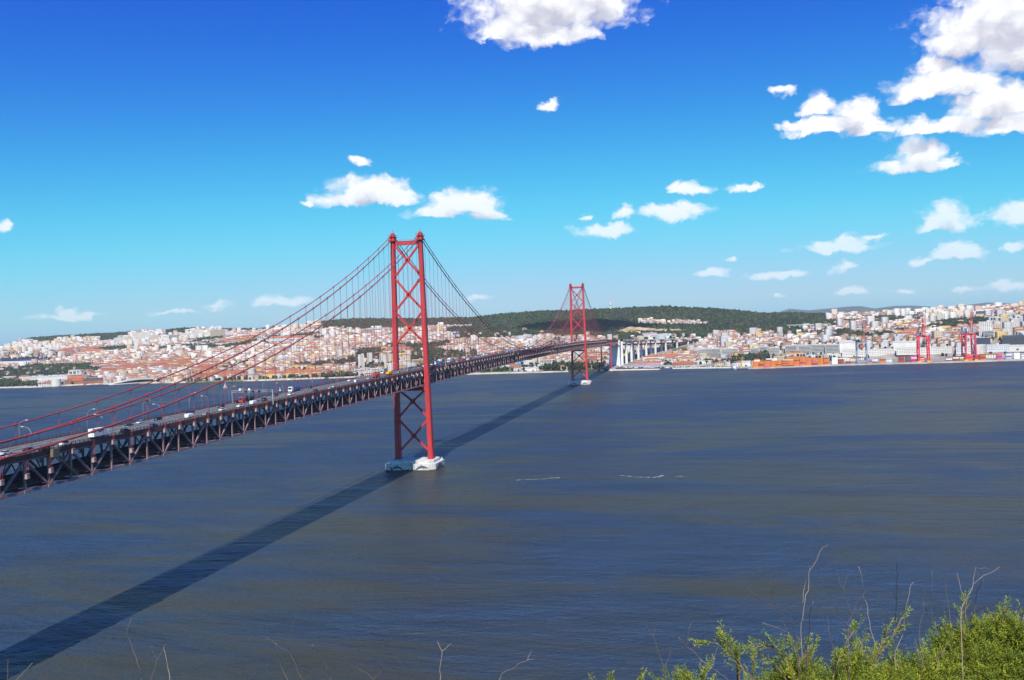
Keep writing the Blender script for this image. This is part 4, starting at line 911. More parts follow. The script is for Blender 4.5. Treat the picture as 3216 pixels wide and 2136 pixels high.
def quarry():
    A, B_ = Vector((-72, 2492)), Vector((205, 2592)); n, m = 70, 9; V = []; L = (B_-A).length; d = (B_-A).normalized(); nn = Vector((-d.y, d.x))
    for i in range(n+1):
        for j in range(m+1):
            u, v = i/n, j/m; q = A + d*(u*L) + nn*(v*26 + 7*float(vnoise(u*L, j*17, 22, 9)) + (6 if (j//3) % 2 else 0)); z0 = H(q.x, q.y)
            V.append((q.x, q.y, H(*(A + d*(u*L)))-2 + v*(24+6*math.sin(u*7))*(min(1, 5*u)*min(1, 5*(1-u)))**.5 + 1.6*float(vnoise(u*L, j*13, 8, 12))))
    F = [(i*(m+1)+j, (i+1)*(m+1)+j, (i+1)*(m+1)+j+1, i*(m+1)+j+1) for i in range(n) for j in range(m)]
    o = bpy.data.objects.new("quarry_face", npmesh("quarry_face", V, F, ROCK)); link(o); tag(o, kind="structure")
quarry()
# ---- breakwaters of the yacht basin
PROM = mat("pale_breakwater_stone", (.58, .50, .40), .9, .15, .1)
for (a, c) in (((1, 1512), (123, 1492)), ((156, 1519), (288, 1477))):
    a, c = Vector(a), Vector(c); d = (c-a).normalized(); n = Vector((-d.y, d.x))
    cs = lambda w: [tuple(a-d*3+n*0), tuple(a-n*w), tuple(c-n*w), tuple(c+d*3), tuple(c+n*w), tuple(a+n*w)]
    tag(MB().prism(cs(7), -2.5, 2.2, pts1=cs(5.0)).build("breakwater", PROM), kind="structure")
# ---- port: containers
CC = {"orange": (.62, .17, .025), "rust red": (.30, .055, .04), "brown": (.17, .06, .045), "white": (.72, .72, .70), "grey": (.38, .40, .42), "blue": (.04, .10, .34), "pink": (.62, .06, .24), "green": (.05, .20, .10)}
CM = {k: mat("container_"+k.replace(" ", "_"), v, .6, .14, .3) for k, v in CC.items()}
cb = MB().box(-6.1, 6.1, -1.22, 1.22, 0, 2.56)
for i in range(14): cb.box(-5.7+i*.86, -5.35+i*.86, -1.27, 1.27, .15, 2.42)
cont_me = {k: None for k in CC}
for k in CC:
    b = MB(); b.v, b.f, b.m = cb.v, cb.f, cb.m; cont_me[k] = b.mesh("shipping_container", CM[k])
def shore_r(x, y):
    a = math.degrees(math.atan2(x-CX, y-CY)); return float(np.interp(a, TA, TR[:, 0]))
def on_quay(x_along, back):
    """point `back` metres inland of the quay edge at azimuth of x_along"""
    a = math.radians(x_along); r = float(np.interp(x_along, TA, TR[:, 0])) + back; return CX+math.sin(a)*r, CY+math.cos(a)*r
def edge_dir(deg):
    p, q = on_quay(deg-.2, 0), on_quay(deg+.2, 0); return math.atan2(q[1]-p[1], q[0]-p[0])
def stack(deg, back, n, pick, where, grp):
    x, y = on_quay(deg, back); rz = edge_dir(deg); z = max(3.0, H(x, y))
    for k in range(n):
        c = pick(k); o = bpy.data.objects.new("shipping_container", cont_me[c]); o.location = (x+random.uniform(-.15, .15), y+random.uniform(-.1, .1), z+k*2.6); o.rotation_euler = (0, 0, rz); link(o)
        tag(o, "%s shipping container in the %s" % (c, where), "container", grp)
step = math.degrees(12.6/2150)
d = 2.86
for i in range(13):
    hgt_ = 6 if i > 6 else 5
    pal = ["orange"]*9 + ["rust red"]*2 + ["brown", "pink", "green" if i == 7 else "orange"]
    stack(d, 10, hgt_, lambda k: random.choice(pal), "long orange quayside stack", "containers of the long orange stack")
    if i in (0, 2, 3): stack(d+.1, 22, hgt_+2, lambda k: random.choice(["orange", "orange", "white", "brown"]), "rear of the orange stack", "containers behind the orange stack")
    d += step
for dg, n, cols in ((7.35, 5, ["white"]), (7.7, 4, ["brown", "rust red", "rust red", "brown"]), (8.1, 2, ["rust red", "brown"]), (9.25, 2, ["orange", "blue"]), (9.55, 3, ["brown", "grey", "white"]), (9.95, 3, ["orange", "orange", "brown"]),
                    (10.3, 4, ["grey", "white", "grey"]), (10.95, 5, ["rust red", "rust red", "brown"]), (11.3, 5, ["brown", "brown", "blue", "rust red"]), (11.64, 5, ["pink", "rust red", "pink", "white"]), (11.98, 5, ["orange", "grey", "white", "brown"]),
                    (13.4, 4, ["brown", "white", "grey"]), (13.75, 4, ["brown", "rust red", "white"]), (14.1, 4, ["green", "orange", "white", "brown"]), (14.45, 5, ["orange", "orange", "rust red", "pink"]), (14.8, 4, ["brown", "rust red"]), (15.1, 5, ["orange", "rust red", "brown"]),
                    (15.9, 5, ["pink", "pink", "blue", "orange"]), (16.35, 5, ["grey", "grey", "blue", "white"]), (16.75, 5, ["white"]), (17.1, 4, ["white", "grey"]), (17.9, 5, ["orange", "orange", "pink", "brown"])):
    for row in range(2):
        stack(dg, 16+row*5, n, lambda k: cols[(k+row) % len(cols)], "mixed stacks around the dock cranes", "containers around the dock cranes")
# ---- cranes
M_CR = mat("crane_red", (.72, .022, .06), .5, .1, .2); M_CY = mat("crane_yellow", (.62, .42, .03), .6, .12, .3); M_CB = mat("crane_blue_grey", (.24, .31, .40), .5, .12, .2)
def gantry_crane(deg, label):
    x, y = on_quay(deg, 5); t = empty("gantry_crane", (x, y, 3.0), edge_dir(deg)); tag(t, label, "crane", "red gantry cranes on the quay")
    for sx in (-1, 1):
        for sy in (0, 1):
            MB().bar((sx*10.5, sy*24, 3), (sx*9.5, sy*24, 57), 2.7, 2.7).build("leg", M_CR, t); MB().box(sx*10.5-4, sx*10.5+4, sy*24-1.2, sy*24+1.2, 0, 3).build("bogie", M_CY, t)
        b = MB().bar((sx*10.2, 0, 16), (sx*10.2, 24, 16), 1.6, 2).bar((sx*9.7, 0, 47), (sx*9.7, 24, 47), 1.2, 1.6).bar((sx*10.2, 0, 17), (sx*9.7, 24, 46), .9); b.build("side_frame", M_CR, t)
    MB().bar((-10.5, 0, 6), (10.5, 0, 6), 1.6, 2.2).bar((-10.5, 24, 6), (10.5, 24, 6), 1.6, 2.2).bar((-9.6, 0, 56.5), (9.6, 0, 56.5), 2, 2.6).bar((-9.6, 24, 56.5), (9.6, 24, 56.5), 2, 2.6).build("sill_beam", M_CR, t)
    b = MB()
    for s in (-1, 1): b.bar((s*3, -3, 58), (s*3, 44, 58), 1.4, 2.4)
    for i in range(7): b.bar((-3, -2+i*7.5, 58), (3, -2+i*7.5, 58), .8)
    b.build("trolley_girder", M_CR, t)
    MB().box(-4.5, 4.5, 22, 36, 59.2, 65).build("machinery_house", M_WHT, t)
    a = MB()
    for s in (-1, 1): a.bar((s*3, 1, 58), (s*1.2, 4, 83), .9); a.bar((s*3, 23, 58), (s*1.2, 4, 83), .7); a.bar((s*1.6, 4, 83), (s*2.6, -8.5, 100), .3)
    a.bar((-1.6, 4, 83), (1.6, 4, 83), 1).box(-2.5, 2.5, 2.5, 5.5, 80, 83.5); a.build("apex_frame", M_CR, t)
    n = 9
    for i in range(n):                                                  # raised boom, banded red and white
        f = lambda q: (-3.0-q*1.15, 58+q*5.3); (y0, z0), (y1, z1) = f(i), f(i+1); b = MB()
        for s in (-1, 1): b.bar((s*2.4, y0, z0), (s*2.4, y1, z1), .8, 1.3)
        b.bar((-2.4, y0, z0), (2.4, y0, z0), .6); b.bar((-2.4, y0, z0), (2.4, y1, z1), .5); b.build("boom_section", M_CR if i % 2 else WALLM["brick"], t)
gantry_crane(12.16, "tall red gantry crane with raised boom beside the dock warehouses"); gantry_crane(14.53, "tall red gantry crane farther along the quay from the grey crane")
def jib_crane(deg):
    x, y = on_quay(deg, 8); t = empty("jib_crane", (x, y, 3.0), edge_dir(deg)); tag(t, "blue-grey portal crane with a rusty red lattice jib on the quay", "crane")
    for sx in (-1, 1):
        for sy in (-1, 1): MB().bar((sx*11, sy*7, 0), (sx*10, sy*6, 47), 1.7).build("leg", M_CB, t)
    b = MB()
    for s in (-1, 1): b.bar((-11, s*7, 4), (11, s*7, 4), 1.6, 2); b.bar((-10, s*6, 46), (10, s*6, 46), 1.6, 2.4); b.bar((s*11, -7, 4), (s*11, 7, 4), 1.4); b.bar((s*10, -6, 46), (s*10, 6, 46), 1.4, 2); b.bar((-11, s*7, 6), (-10.4, s*6.5, 30), .6); b.bar((s*10.5, -6.5, 20), (s*10.2, 6.3, 44), .6)
    b.build("portal_frame", M_CB, t)
    MB().box(-4, 4, -4, 5, 34, 42).build("cabin", WALLM["brick"], t); MB().tube([(0, 0, 30), (0, 0, 48)], 2.2, 8).build("slewing_column", WALLM["brick"], t)
    b = MB(); n = 11
    for i in range(n):
        f = lambda q, sx, sy: (1+q*1.15+sx*(1.6-q*.09), sy*(1.6-q*.09), 42+q*5.0)
        for sx in (-1, 1):
            for sy in (-1, 1): b.bar(f(i, sx, sy), f(i+1, sx, sy), .32)
            b.bar(f(i, sx, -1), f(i+1, sx, 1), .24); b.bar(f(i, -1, sx), f(i+1, 1, sx), .24)
    b.build("lattice_jib", WALLM["red"], t)
    MB().bar((-2, 0, 47), (-8, 0, 62), .6).bar((-8, 0, 62), (12, 0, 92), .25).build("counter_arm", WALLM["brick"], t)
jib_crane(8.85)
# ---- boats, barge, buoy, aeroplane
M_HULL = mat("white_hull", (.75, .75, .74), .35, .05, .5); M_NAVY = mat("navy_hull", (.03, .05, .10), .4, .1, .5); M_SAIL = mat("sail_cloth", (.78, .77, .73), .8, .04, .5)
def hull(L, w, h):
    b = MB(); s = [(-.5, .8, 0), (-.2, 1, 0), (.2, .85, 0), (.42, .35, .1), (.5, .02, .2)]
    for (u0, w0, r0), (u1, w1, r1) in zip(s[:-1], s[1:]):
        for q in (-1, 1):
            p = [(u0*L, q*w0*w/2, h+r0*h), (u1*L, q*w1*w/2, h+r1*h), (u1*L*.95, q*w1*w/3, -.4), (u0*L*.95, q*w0*w/3, -.4)]; b.poly(p if q < 0 else p[::-1])
        b.quad((u0*L, -w0*w/2, h+r0*h), (u0*L, w0*w/2, h+r0*h), (u1*L, w1*w/2, h+r1*h), (u1*L, -w1*w/2, h+r1*h))
    b.quad((-.5*L, .8*w/2, h), (-.5*L, -.8*w/2, h), (-.475*L, -.8*w/3, -.4), (-.475*L, .8*w/3, -.4)); return b
def yacht(L, mast, hm):
    t = empty("moored_yacht"); hull(L, L*.3, L*.09).build("hull", hm, t); MB().box(-L*.15, L*.2, -L*.08, L*.08, L*.09, L*.16).build("cabin", M_HULL, t)
    if mast: MB().tube([(L*.08, 0, L*.1), (L*.08, 0, L*1.35)], [.11, .06], 5).bar((L*.07, 0, L*.24), (-L*.38, 0, L*.26), .16).build("mast", M_GREY, t)
    return t
protos = [yacht(11, 1, M_HULL), yacht(9, 1, M_NAVY), yacht(13, 0, M_HULL), yacht(14, 1, M_HULL)]; used = set()
labs = ["white sailing yacht moored in the basin behind the breakwaters", "navy hulled sailing yacht moored in the basin behind the breakwaters", "white motor cruiser without mast moored in the basin", "large white sailing yacht with tall mast in the basin"]
for i in range(52):
    dg = -4.9+6.0*((i*0.618) % 1); k = i % 4; a = math.radians(dg); r = float(np.interp(dg, TA, TR[:, 0])) - random.uniform(12, 92)
    x, y = CX+math.sin(a)*r, CY+math.cos(a)*r
    t = protos[k] if k not in used else copy_tree(protos[k]); used.add(k); t.location = (x, y, 0); t.rotation_euler = (0, 0, random.uniform(-.25, .25)+random.choice((1.5, -1.6, .1)))
    tag(t, labs[k], "boat", "boats moored in the yacht basin")
t = empty("sailing_boat", (-826, 1187, 0), .5); tag(t, "white sailing boat with raised sails out on the river", "boat"); hull(9.5, 2.9, .9).build("hull", M_HULL, t)
MB().tube([(.6, 0, .8), (.6, 0, 14)], [.11, .06], 6).build("mast", M_GREY, t); MB().poly([(.45, 0, 1.9), (.45, 0, 13.6), (-1.6, -.5, 7), (-3.9, -.8, 2.0)]).build("mainsail", M_SAIL, t); MB().poly([(.75, 0, 11.5), (4.4, 0, 1.2), (.9, -.7, 1.6)]).build("jib_sail", mat("red_sail_stripe", (.55, .10, .08), .8, .05, .5), t)
t = empty("channel_buoy", (-625, 1046, 0)); tag(t, "small white channel marker standing in the river past the bridge deck", "buoy"); MB().lathe([(2.2, -.6), (2.4, 1), (.7, 1.6), (.45, 5), (0, 5.2)], 10).build("float", M_WHT, t); MB().tube([(0, 0, 5), (0, 0, 7.2)], .12, 5).box(-.5, .5, -.5, .5, 6.4, 7.3).build("topmark", M_WHT, t)
t = empty("work_barge", (306, 1408, 0), -.1); tag(t, "dark flat work barge moored at the corner of the container quay", "barge"); MB().prism([(-16, -5), (15, -5), (18, -2), (18, 2), (15, 5), (-16, 5)], -.8, 2.2).build("hull", M_NAVY, t); MB().box(-14, -8, -3, 3, 2.2, 6.5).build("deckhouse", M_HULL, t)
t = empty("barge_crane", (308, 1408, 2.2), .3); tag(t, "small yellow crane standing on the work barge", "crane"); MB().box(-2.2, 2.2, -2, 2, 0, 4.5).build("cab", M_CY, t); MB().bar((1, 0, 3), (4.5, 0, 26), .8).bar((-2, 0, 4), (-4, 0, 13), .5).bar((-4, 0, 13), (4.5, 0, 26), .2).bar((4.5, 0, 26), (9, 0, 21), .5).build("jib", M_CY, t)
t = empty("airliner", (1812, 5065, 388), 2.5); tag(t, "tiny white airliner descending over the far hills", "aeroplane")
MB().lathe([(0, -15), (1.2, -13.5), (1.9, -10), (1.9, 8), (.5, 15)], 10).build("fuselage", M_WHT, t).rotation_euler = (math.pi/2, 0, 0)
MB().poly([(0, -3, -.6), (15, 5, .6), (15, 7, .6), (0, 3, -.6), (-15, 7, .6), (-15, 5, .6)]).poly([(0, -3, -.9), (-15, 5, .4), (-15, 7, .4), (0, 3, -.9), (15, 7, .4), (15, 5, .4)]).build("wing", M_WHT, t); MB().bar((0, -12.5, 1), (0, -14.5, 6.5), 3, .5).box(-5, 5, -14.5, -12.5, 1.4, 1.8).build("tail", M_WHT, t)
# foam lines drifting on the tide
def foam():
    b = MB(); r = random.Random(4)
    for (x0, y0, x1, y1, n) in ((96, -62, 126, -52, 46), (168, -42, 194, -53, 20), (194, -53, 200, -44, 26), (210, -48, 216, -45, 10)):
        for i in range(n):
            u = r.random(); x = x0+(x1-x0)*u+r.gauss(0, .5); y = y0+(y1-y0)*u+r.gauss(0, .45)+1.2*math.sin(u*9); L, w = r.uniform(.35, 1.3), r.uniform(.12, .32); a = r.uniform(-.3, .5)
            pts = [(x+L*math.cos(t_)*math.cos(a)-w*math.sin(t_)*math.sin(a), y+L*math.cos(t_)*math.sin(a)+w*math.sin(t_)*math.cos(a), .03) for t_ in [k*math.pi/4 for k in range(8)]]; b.poly(pts)
    tag(b.build("river_foam", mat("foam", (.75, .76, .75), .9, .1, 1)), kind="stuff")
foam()
# ---- blue hills far behind the town
FARH = mat("far_hills", (.07, .085, .06), .95, .3, .002)
def far_hills():
    V, F = [], []; ridge = [(-60, 120), (-45, 110), (-40, 130), (-30, 170), (-20, 150), (-5, 120), (3.0, 140), (4.2, 200), (4.9, 258), (6.0, 222), (7.6, 248), (8.3, 258), (8.9, 256), (9.6, 212), (10.7, 240), (11.6, 234), (12.4, 212), (13.4, 190), (14.1, 198), (15.4, 224), (16.6, 200), (17.5, 180), (20, 170), (30, 150)]
    ra = [q[0] for q in ridge]; rzz = [q[1] for q in ridge]; A = np.linspace(-58, 29, 500)
    for a in A:
        for k, (r, f) in enumerate(((10500, 0), (12500, .35), (14000, .8), (15000, 1.0), (16500, .7), (19000, 0))):
            q = math.radians(a); z = 25+(float(np.interp(a, ra, rzz))-25)*f; x, y = CX+math.sin(q)*r, CY+math.cos(q)*r; V.append((x, y, z+f*float(vnoise(x, y, 700, 8))*7-(6 if f == 0 else 0)-(20 if k in (0, 5) else 0)))
    n = 6; F = [(i*n+j, i*n+j+1, (i+1)*n+j+1, (i+1)*n+j)[::-1] for i in range(len(A)-1) for j in range(n-1)]
    o = bpy.data.objects.new("far_hills", npmesh("far_hills", V, F, FARH, smooth=True)); link(o); tag(o, kind="structure")
far_hills()
# ================================================================ THE TOWN ON THE HILLSIDE
TINT = mat("town_stucco_and_tile", (.7, .7, .7), .88, .10, .05, tint=True)
WALLS = [(.62, .59, .54)]*6 + [(.60, .52, .42)]*4 + [(.58, .44, .24), (.54, .36, .31), (.55, .56, .60), (.48, .41, .35), (.62, .50, .44)]
ROOFS = [(.43, .17, .085), (.47, .21, .115), (.38, .15, .085), (.44, .25, .16), (.36, .19, .13)]
def footprint_free(x, y, pad=5):
    ok = np.ones(len(x), bool)
    for (fx, fy, r, w, d, rz) in FOOT:
        dx, dy = x-fx, y-fy; c, s_ = math.cos(rz), math.sin(rz); u = dx*c+dy*s_; v = -dx*s_+dy*c
        ok &= ~((np.abs(u) < w/2+pad+3) & (np.abs(v) < d/2+pad))
    vy = np.array([q[1] for q in VP]); vx = np.array([q[0] for q in VP]); lx = np.interp(y, vy, vx); ok &= ~((y > 1680) & (y < 2330) & (x > lx-14) & (x < lx+70))
    # keep the line of the bridge and viaduct free
    ok &= ~((np.abs(x) < 20) & (y < 1730))
    return ok
def scatter(sp, kinds, jit=.35, seed=1, xr=(-3700, 1400), yr=(1380, 5200), rmax=99999):
    g = np.random.default_rng(seed); X, Y = np.meshgrid(np.arange(xr[0], xr[1], sp), np.arange(yr[0], yr[1], sp)); X = X.ravel()+g.uniform(-jit, jit, X.size)*sp; Y = Y.ravel()+g.uniform(-jit, jit, Y.size)*sp
    a = np.degrees(np.arctan2(X-CX, Y-CY)); r = np.hypot(X-CX, Y-CY); r0 = np.interp(a, TA, TR[:, 0]); r1 = np.interp(a, TA, TR[:, 4])
    m = (a > -43) & (a < 20) & (r > r0+9) & (r < np.minimum(r1+60, rmax)); X, Y = X[m], Y[m]
    u = uses(X, Y); m = np.isin(u.astype(str), kinds); X, Y, u = X[m], Y[m], u[m]
    m = footprint_free(X, Y); return X[m], Y[m], u[m]
def street(x, y):          # street grid direction of each quarter
    return np.round(vnoise(x, y, 420, 31)*2.2)*0.33 + 0.35 + vnoise(x, y, 60, 33)*0.08
def tri_house(w, d, h, hr, flat, nwin):
    """unit triangles of a house: vertices, triangles, class (0 wall, 1 roof, 2 glass)"""
    V = [(-w, -d, -4), (w, -d, -4), (w, d, -4), (-w, d, -4), (-w, -d, h), (w, -d, h), (w, d, h), (-w, d, h)]; T = []; C = []
    for a, b in ((0, 1), (1, 2), (2, 3), (3, 0)): T += [(a, b, b+4), (a, b+4, a+4)]; C += [0, 0]
    if flat: T += [(4, 5, 6), (4, 6, 7)]; C += [3, 3]
    else:
        o = .5; n = len(V); r = max(w-d, .2) if w >= d else 0; q = max(d-w, .2) if d > w else 0
        V += [(-w-o, -d-o, h-.1), (w+o, -d-o, h-.1), (w+o, d+o, h-.1), (-w-o, d+o, h-.1), (-r, -q, h+hr), (r, q, h+hr)]
        if w >= d: T += [(n, n+1, n+5), (n, n+5, n+4), (n+2, n+3, n+4), (n+2, n+4, n+5), (n+1, n+2, n+5), (n+3, n, n+4)]
        else: T += [(n+1, n+2, n+5), (n+1, n+5, n+4), (n+3, n, n+4), (n+3, n+4, n+5), (n, n+1, n+4), (n+2, n+3, n+5)]
        C += [1]*6
    fl = max(1, int(h/3))
    for i in range(fl):
        z0 = .9+i*3.0
        for k in range(nwin):
            x0 = -w+(2*w)*(k+.3)/nwin; x1 = -w+(2*w)*(k+.7)/nwin; n = len(V); V += [(x0, -d-.05, z0), (x1, -d-.05, z0), (x1, -d-.05, z0+1.4), (x0, -d-.05, z0+1.4)]; T += [(n, n+1, n+2), (n, n+2, n+3)]; C += [2, 2]
    return np.array(V, float), np.array(T), np.array(C)
def mass(name, X, Y, Rz, D, wallpick, kind_label, seed):
    """one object that holds every far house of the hillside too many to count"""
    g = np.random.default_rng(seed); Vs, Fs, Cs = [], [], []; off = 0; Z = hgt(X, Y)
    for i in range(len(X)):
        V, T, C = D[g.integers(len(D))]; c, s_ = math.cos(Rz[i]), math.sin(Rz[i]); k = g.uniform(.85, 1.2); hz = g.uniform(.85, 1.3)
        P = np.empty_like(V); P[:, 0] = X[i]+(V[:, 0]*c-V[:, 1]*s_)*k; P[:, 1] = Y[i]+(V[:, 0]*s_+V[:, 1]*c)*k; P[:, 2] = Z[i]+V[:, 2]*hz
        w = np.array(wallpick[g.integers(len(wallpick))])*g.uniform(.88, 1.06); r = np.array(ROOFS[g.integers(len(ROOFS))])*g.uniform(.8, 1.25)
        pal = np.array([w, r, (.06, .07, .09), (.48, .45, .42)]); Vs.append(P); Fs.append(T+off); Cs.append(pal[C]); off += len(V)
    o = bpy.data.objects.new(name, npmesh(name, np.concatenate(Vs), np.concatenate(Fs), TINT, col=np.concatenate(Cs))); link(o); tag(o, kind="stuff")
WALLN = ["white", "white", "white", "cream", "pink", "yellow", "pale"]
def split_house(D, wallname, flat, name, roofmat):
    V, T, C = D; out = []
    for cls, part, m in ((0, "wall", WALLM[wallname]), (3 if flat else 1, "roof", FLATR if flat else roofmat), (2, "window_grid", GLASS)):
        t = T[C == cls]
        if len(t):
            ids, inv = np.unique(t, return_inverse=True); out.append((part, npmesh(part, V[ids], inv.reshape(-1, 3), m)))
    return out
TILEM = [mat("clay_tile_"+n, c, .85, .22, .3) for n, c in (("orange", (.42, .145, .065)), ("red", (.35, .10, .055)), ("brown", (.33, .16, .10)))]
TILEN = ["orange", "red", "brown"]
def place_individuals(X, Y, Rz, variants, name, cat, labelf, group):
    Z = hgt(X, Y)
    for i in range(len(X)):
        parts, lab = variants[i % len(variants)]
        t = empty(name, (X[i], Y[i], Z[i]), Rz[i]); k = random.uniform(.88, 1.15); t.scale = (k, k, random.uniform(.9, 1.25)); tag(t, labelf(lab, X[i], Y[i]), cat, group)
        for pn, me in parts:
            o = bpy.data.objects.new(pn, me); link(o, t)
            if pn == "window_grid": o["kind"] = "stuff"
def near_first(X, Y, n):
    o = np.argsort(np.hypot(X-CX, Y-CY)); return o[:n], o[n:]
def area(x, y):
    if x < -900: return "beyond the rope works"
    if x < -350: return "behind the rope works"
    if x < 20: return "behind the bridge"
    if x < 330: return "around the viaduct"
    return "above the port"
HD = [tri_house(w/2, d/2, h, hr, fl, nw) for w, d, h, hr, fl, nw in ((10, 8, 7.5, 1.7, 0, 3), (12, 9, 9, 1.9, 0, 4), (9, 9, 11, 1.8, 0, 3), (15, 9, 9.5, 1.9, 0, 5), (8, 10, 12, 1.7, 0, 2), (18, 10, 11, 2.0, 0, 6), (11, 9, 11, 0, 1, 3), (13, 10, 14, 0, 1, 4), (7, 9, 8.5, 1.6, 0, 2))]
X, Y, U = scatter(13.2, ["houses", "terraces"], seed=5)
X2, Y2, _ = scatter(27, ["mixed"], seed=6); X3, Y3, _ = scatter(58, ["trees", "grass"], seed=16, rmax=3600)
X = np.concatenate([X, X2, X3]); Y = np.concatenate([Y, Y2, Y3]); keep = np.random.default_rng(2).random(len(X)) < .74; X, Y = X[keep], Y[keep]; Rz = street(X, Y)
va = []
for i, (h, wn, rf) in enumerate(((0, "white", 0), (1, "white", 1), (2, "cream", 0), (3, "white", 0), (4, "yellow", 2), (5, "white", 1), (6, "white", 0), (7, "pale", 0), (8, "pink", 0), (1, "cream", 2), (2, "white", 0))):
    fl = h in (6, 7); va.append((split_house(HD[h], wn, fl, "house", TILEM[rf]), "%s %s with %s" % (wn, ["small house", "house", "tall narrow house", "wide house", "deep townhouse", "long row house", "townhouse", "apartment house", "cottage"][h], "a flat roof" if fl else "%s tiled roof" % TILEN[rf])))
a, b = near_first(X, Y, 292)
place_individuals(X[a], Y[a], Rz[a], va, "house", "house", lambda l, x, y: l+" "+area(x, y), "houses of the far bank")
mass("hillside_houses", X[b], Y[b], Rz[b], HD, WALLS, None, 8)
BD = [tri_house(w/2, d/2, h, hr, fl, nw) for w, d, h, hr, fl, nw in ((26, 13, 17, 0, 1, 8), (20, 14, 22, 0, 1, 6), (34, 13, 14, 2.5, 0, 10), (16, 15, 27, 0, 1, 5), (30, 14, 19, 0, 1, 9))]
X, Y, U = scatter(44, ["blocks"], seed=9); X4, Y4, _ = scatter(95, ["houses", "mixed"], seed=19); X = np.concatenate([X, X4]); Y = np.concatenate([Y, Y4]); Rz = street(X, Y)
vb = []
for i, (h, wn) in enumerate(((0, "white"), (1, "white"), (2, "cream"), (3, "white"), (4, "pale"), (1, "cream"), (0, "yellow"))):
    fl = h != 2; vb.append((split_house(BD[h], wn, fl, "apartment_block", TILEM[0]), "%s %s" % (wn, ["block of flats six storeys high", "square block of flats", "long block of flats under a tiled roof", "tower of flats", "long flat-roofed block"][h])))
a, b = near_first(X, Y, 200)
place_individuals(X[a], Y[a], Rz[a], vb, "apartment_block", "apartment block", lambda l, x, y: l+" "+area(x, y), "apartment blocks of the far bank")
if len(b): mass("far_apartment_blocks", X[b], Y[b], Rz[b], BD, WALLS[:12], None, 12)
SD = [tri_house(w/2, d/2, h, hr, fl, nw) for w, d, h, hr, fl, nw in ((34, 16, 6, 1.6, 0, 7), (24, 14, 7, 0, 1, 5), (42, 18, 7, 0, 1, 8), (28, 14, 6, 2.4, 0, 6))]
X, Y, U = scatter(46, ["sheds"], seed=13, rmax=4600); Rz = street(X, Y)*.3-np.arctan2(X-CX, Y-CY)
vs = [(split_house(SD[h], wn, h in (1, 2), "warehouse", TILEM[r]), lab) for h, wn, r, lab in ((0, "white", 0, "white dock shed with orange tiled roof"), (1, "pale", 0, "grey flat-roofed store"), (2, "white", 0, "long white flat-roofed warehouse"), (3, "cream", 2, "cream store with brown tiled roof"), (1, "white", 0, "white flat-roofed store"))]
place_individuals(X, Y, Rz, vs, "warehouse", "warehouse", lambda l, x, y: l+" "+area(x, y), "sheds of the waterfront")
OD = [tri_house(w/2, d/2, h, hr, 0, nw) for w, d, h, hr, nw in ((36, 13, 9, 2.6, 9), (24, 13, 10, 2.5, 6), (48, 14, 9, 2.8, 12))]
X, Y, U = scatter(40, ["halls"], seed=14); Rz = street(X, Y)
vo = [(split_house(OD[h], wn, False, "tiled_hall", TILEM[r]), lab) for h, wn, r, lab in ((0, "cream", 0, "cream hall under an orange tiled roof"), (1, "yellow", 0, "yellow hall under an orange tiled roof"), (2, "white", 1, "long white hall under a red tiled roof"), (0, "white", 0, "white hall under an orange tiled roof"))]
place_individuals(X, Y, Rz, vo, "tiled_hall", "hall", lambda l, x, y: l+" "+area(x, y), "tiled halls of the far bank")
# ================================================================ TREES OF THE FAR BANK
LEAF = mat("far_foliage", (.05, .07, .03), .9, .3, .5, tint=True, spec=.15); BARK = mat("tree_bark", (.10, .075, .05), .95, .2, 2)
def ico(sub):
    bm = bmesh.new(); bmesh.ops.create_icosphere(bm, subdivisions=sub, radius=1.0); V = np.array([v.co[:] for v in bm.verts]); F = np.array([[v.index for v in f.verts] for f in bm.faces]); bm.free(); return V, F
IC1, IC2 = ico(1), ico(2)
GREENS = .85*np.array([(.022, .036, .018), (.028, .044, .020), (.040, .058, .022), (.058, .078, .027), (.024, .035, .023), (.070, .064, .038), (.034, .050, .028)])
def crowns(X, Y, Z, R, HH, col, base, seed):
    g = np.random.default_rng(seed); V0, F0 = base; n = len(X); V = np.repeat(V0[None], n, 0)*(1+g.uniform(-.28, .28, (n, len(V0), 1))); V = V*np.stack([R, R, HH], -1)[:, None, :] + np.stack([X, Y, Z], -1)[:, None, :]
    F = (F0[None]+(np.arange(n)*len(V0))[:, None, None]).reshape(-1, 3); C = np.repeat(col, len(F0), 0)*g.uniform(.75, 1.25, (n*len(F0), 1)); return V.reshape(-1, 3), F, C
def wood(name, sp, kinds, seed, rr, rmin=0, rmax=99999, pal=GREENS, sub=IC1):
    X, Y, U = scatter(sp, kinds, jit=.5, seed=seed, rmax=rmax); g = np.random.default_rng(seed+50); r = np.hypot(X-CX, Y-CY); m = r > rmin; X, Y = X[m], Y[m]; R = g.uniform(*rr, len(X)); patch = vnoise(X, Y, 130, 41)+.5*vnoise(X, Y, 45, 42)+g.normal(0, .45, len(X))
    k = np.clip(((patch+1.5)/3*len(pal)).astype(int), 0, len(pal)-1); return X, Y, hgt(X, Y), R, pal[k]
parts = []
X, Y, Z, R, c = wood("forest", 11.5, ["forest", "rock"], 61, (4.5, 8.5), rmin=2900); parts.append(crowns(X, Y, Z+R*.55, R, R*np.random.default_rng(1).uniform(.8, 1.3, len(R)), c, IC1, 3))
V = np.concatenate([p[0] for p in parts]); F = parts[0][1]; C = parts[0][2]
o = bpy.data.objects.new("forest", npmesh("forest", V, F, LEAF, col=C)); link(o); tag(o, kind="stuff")
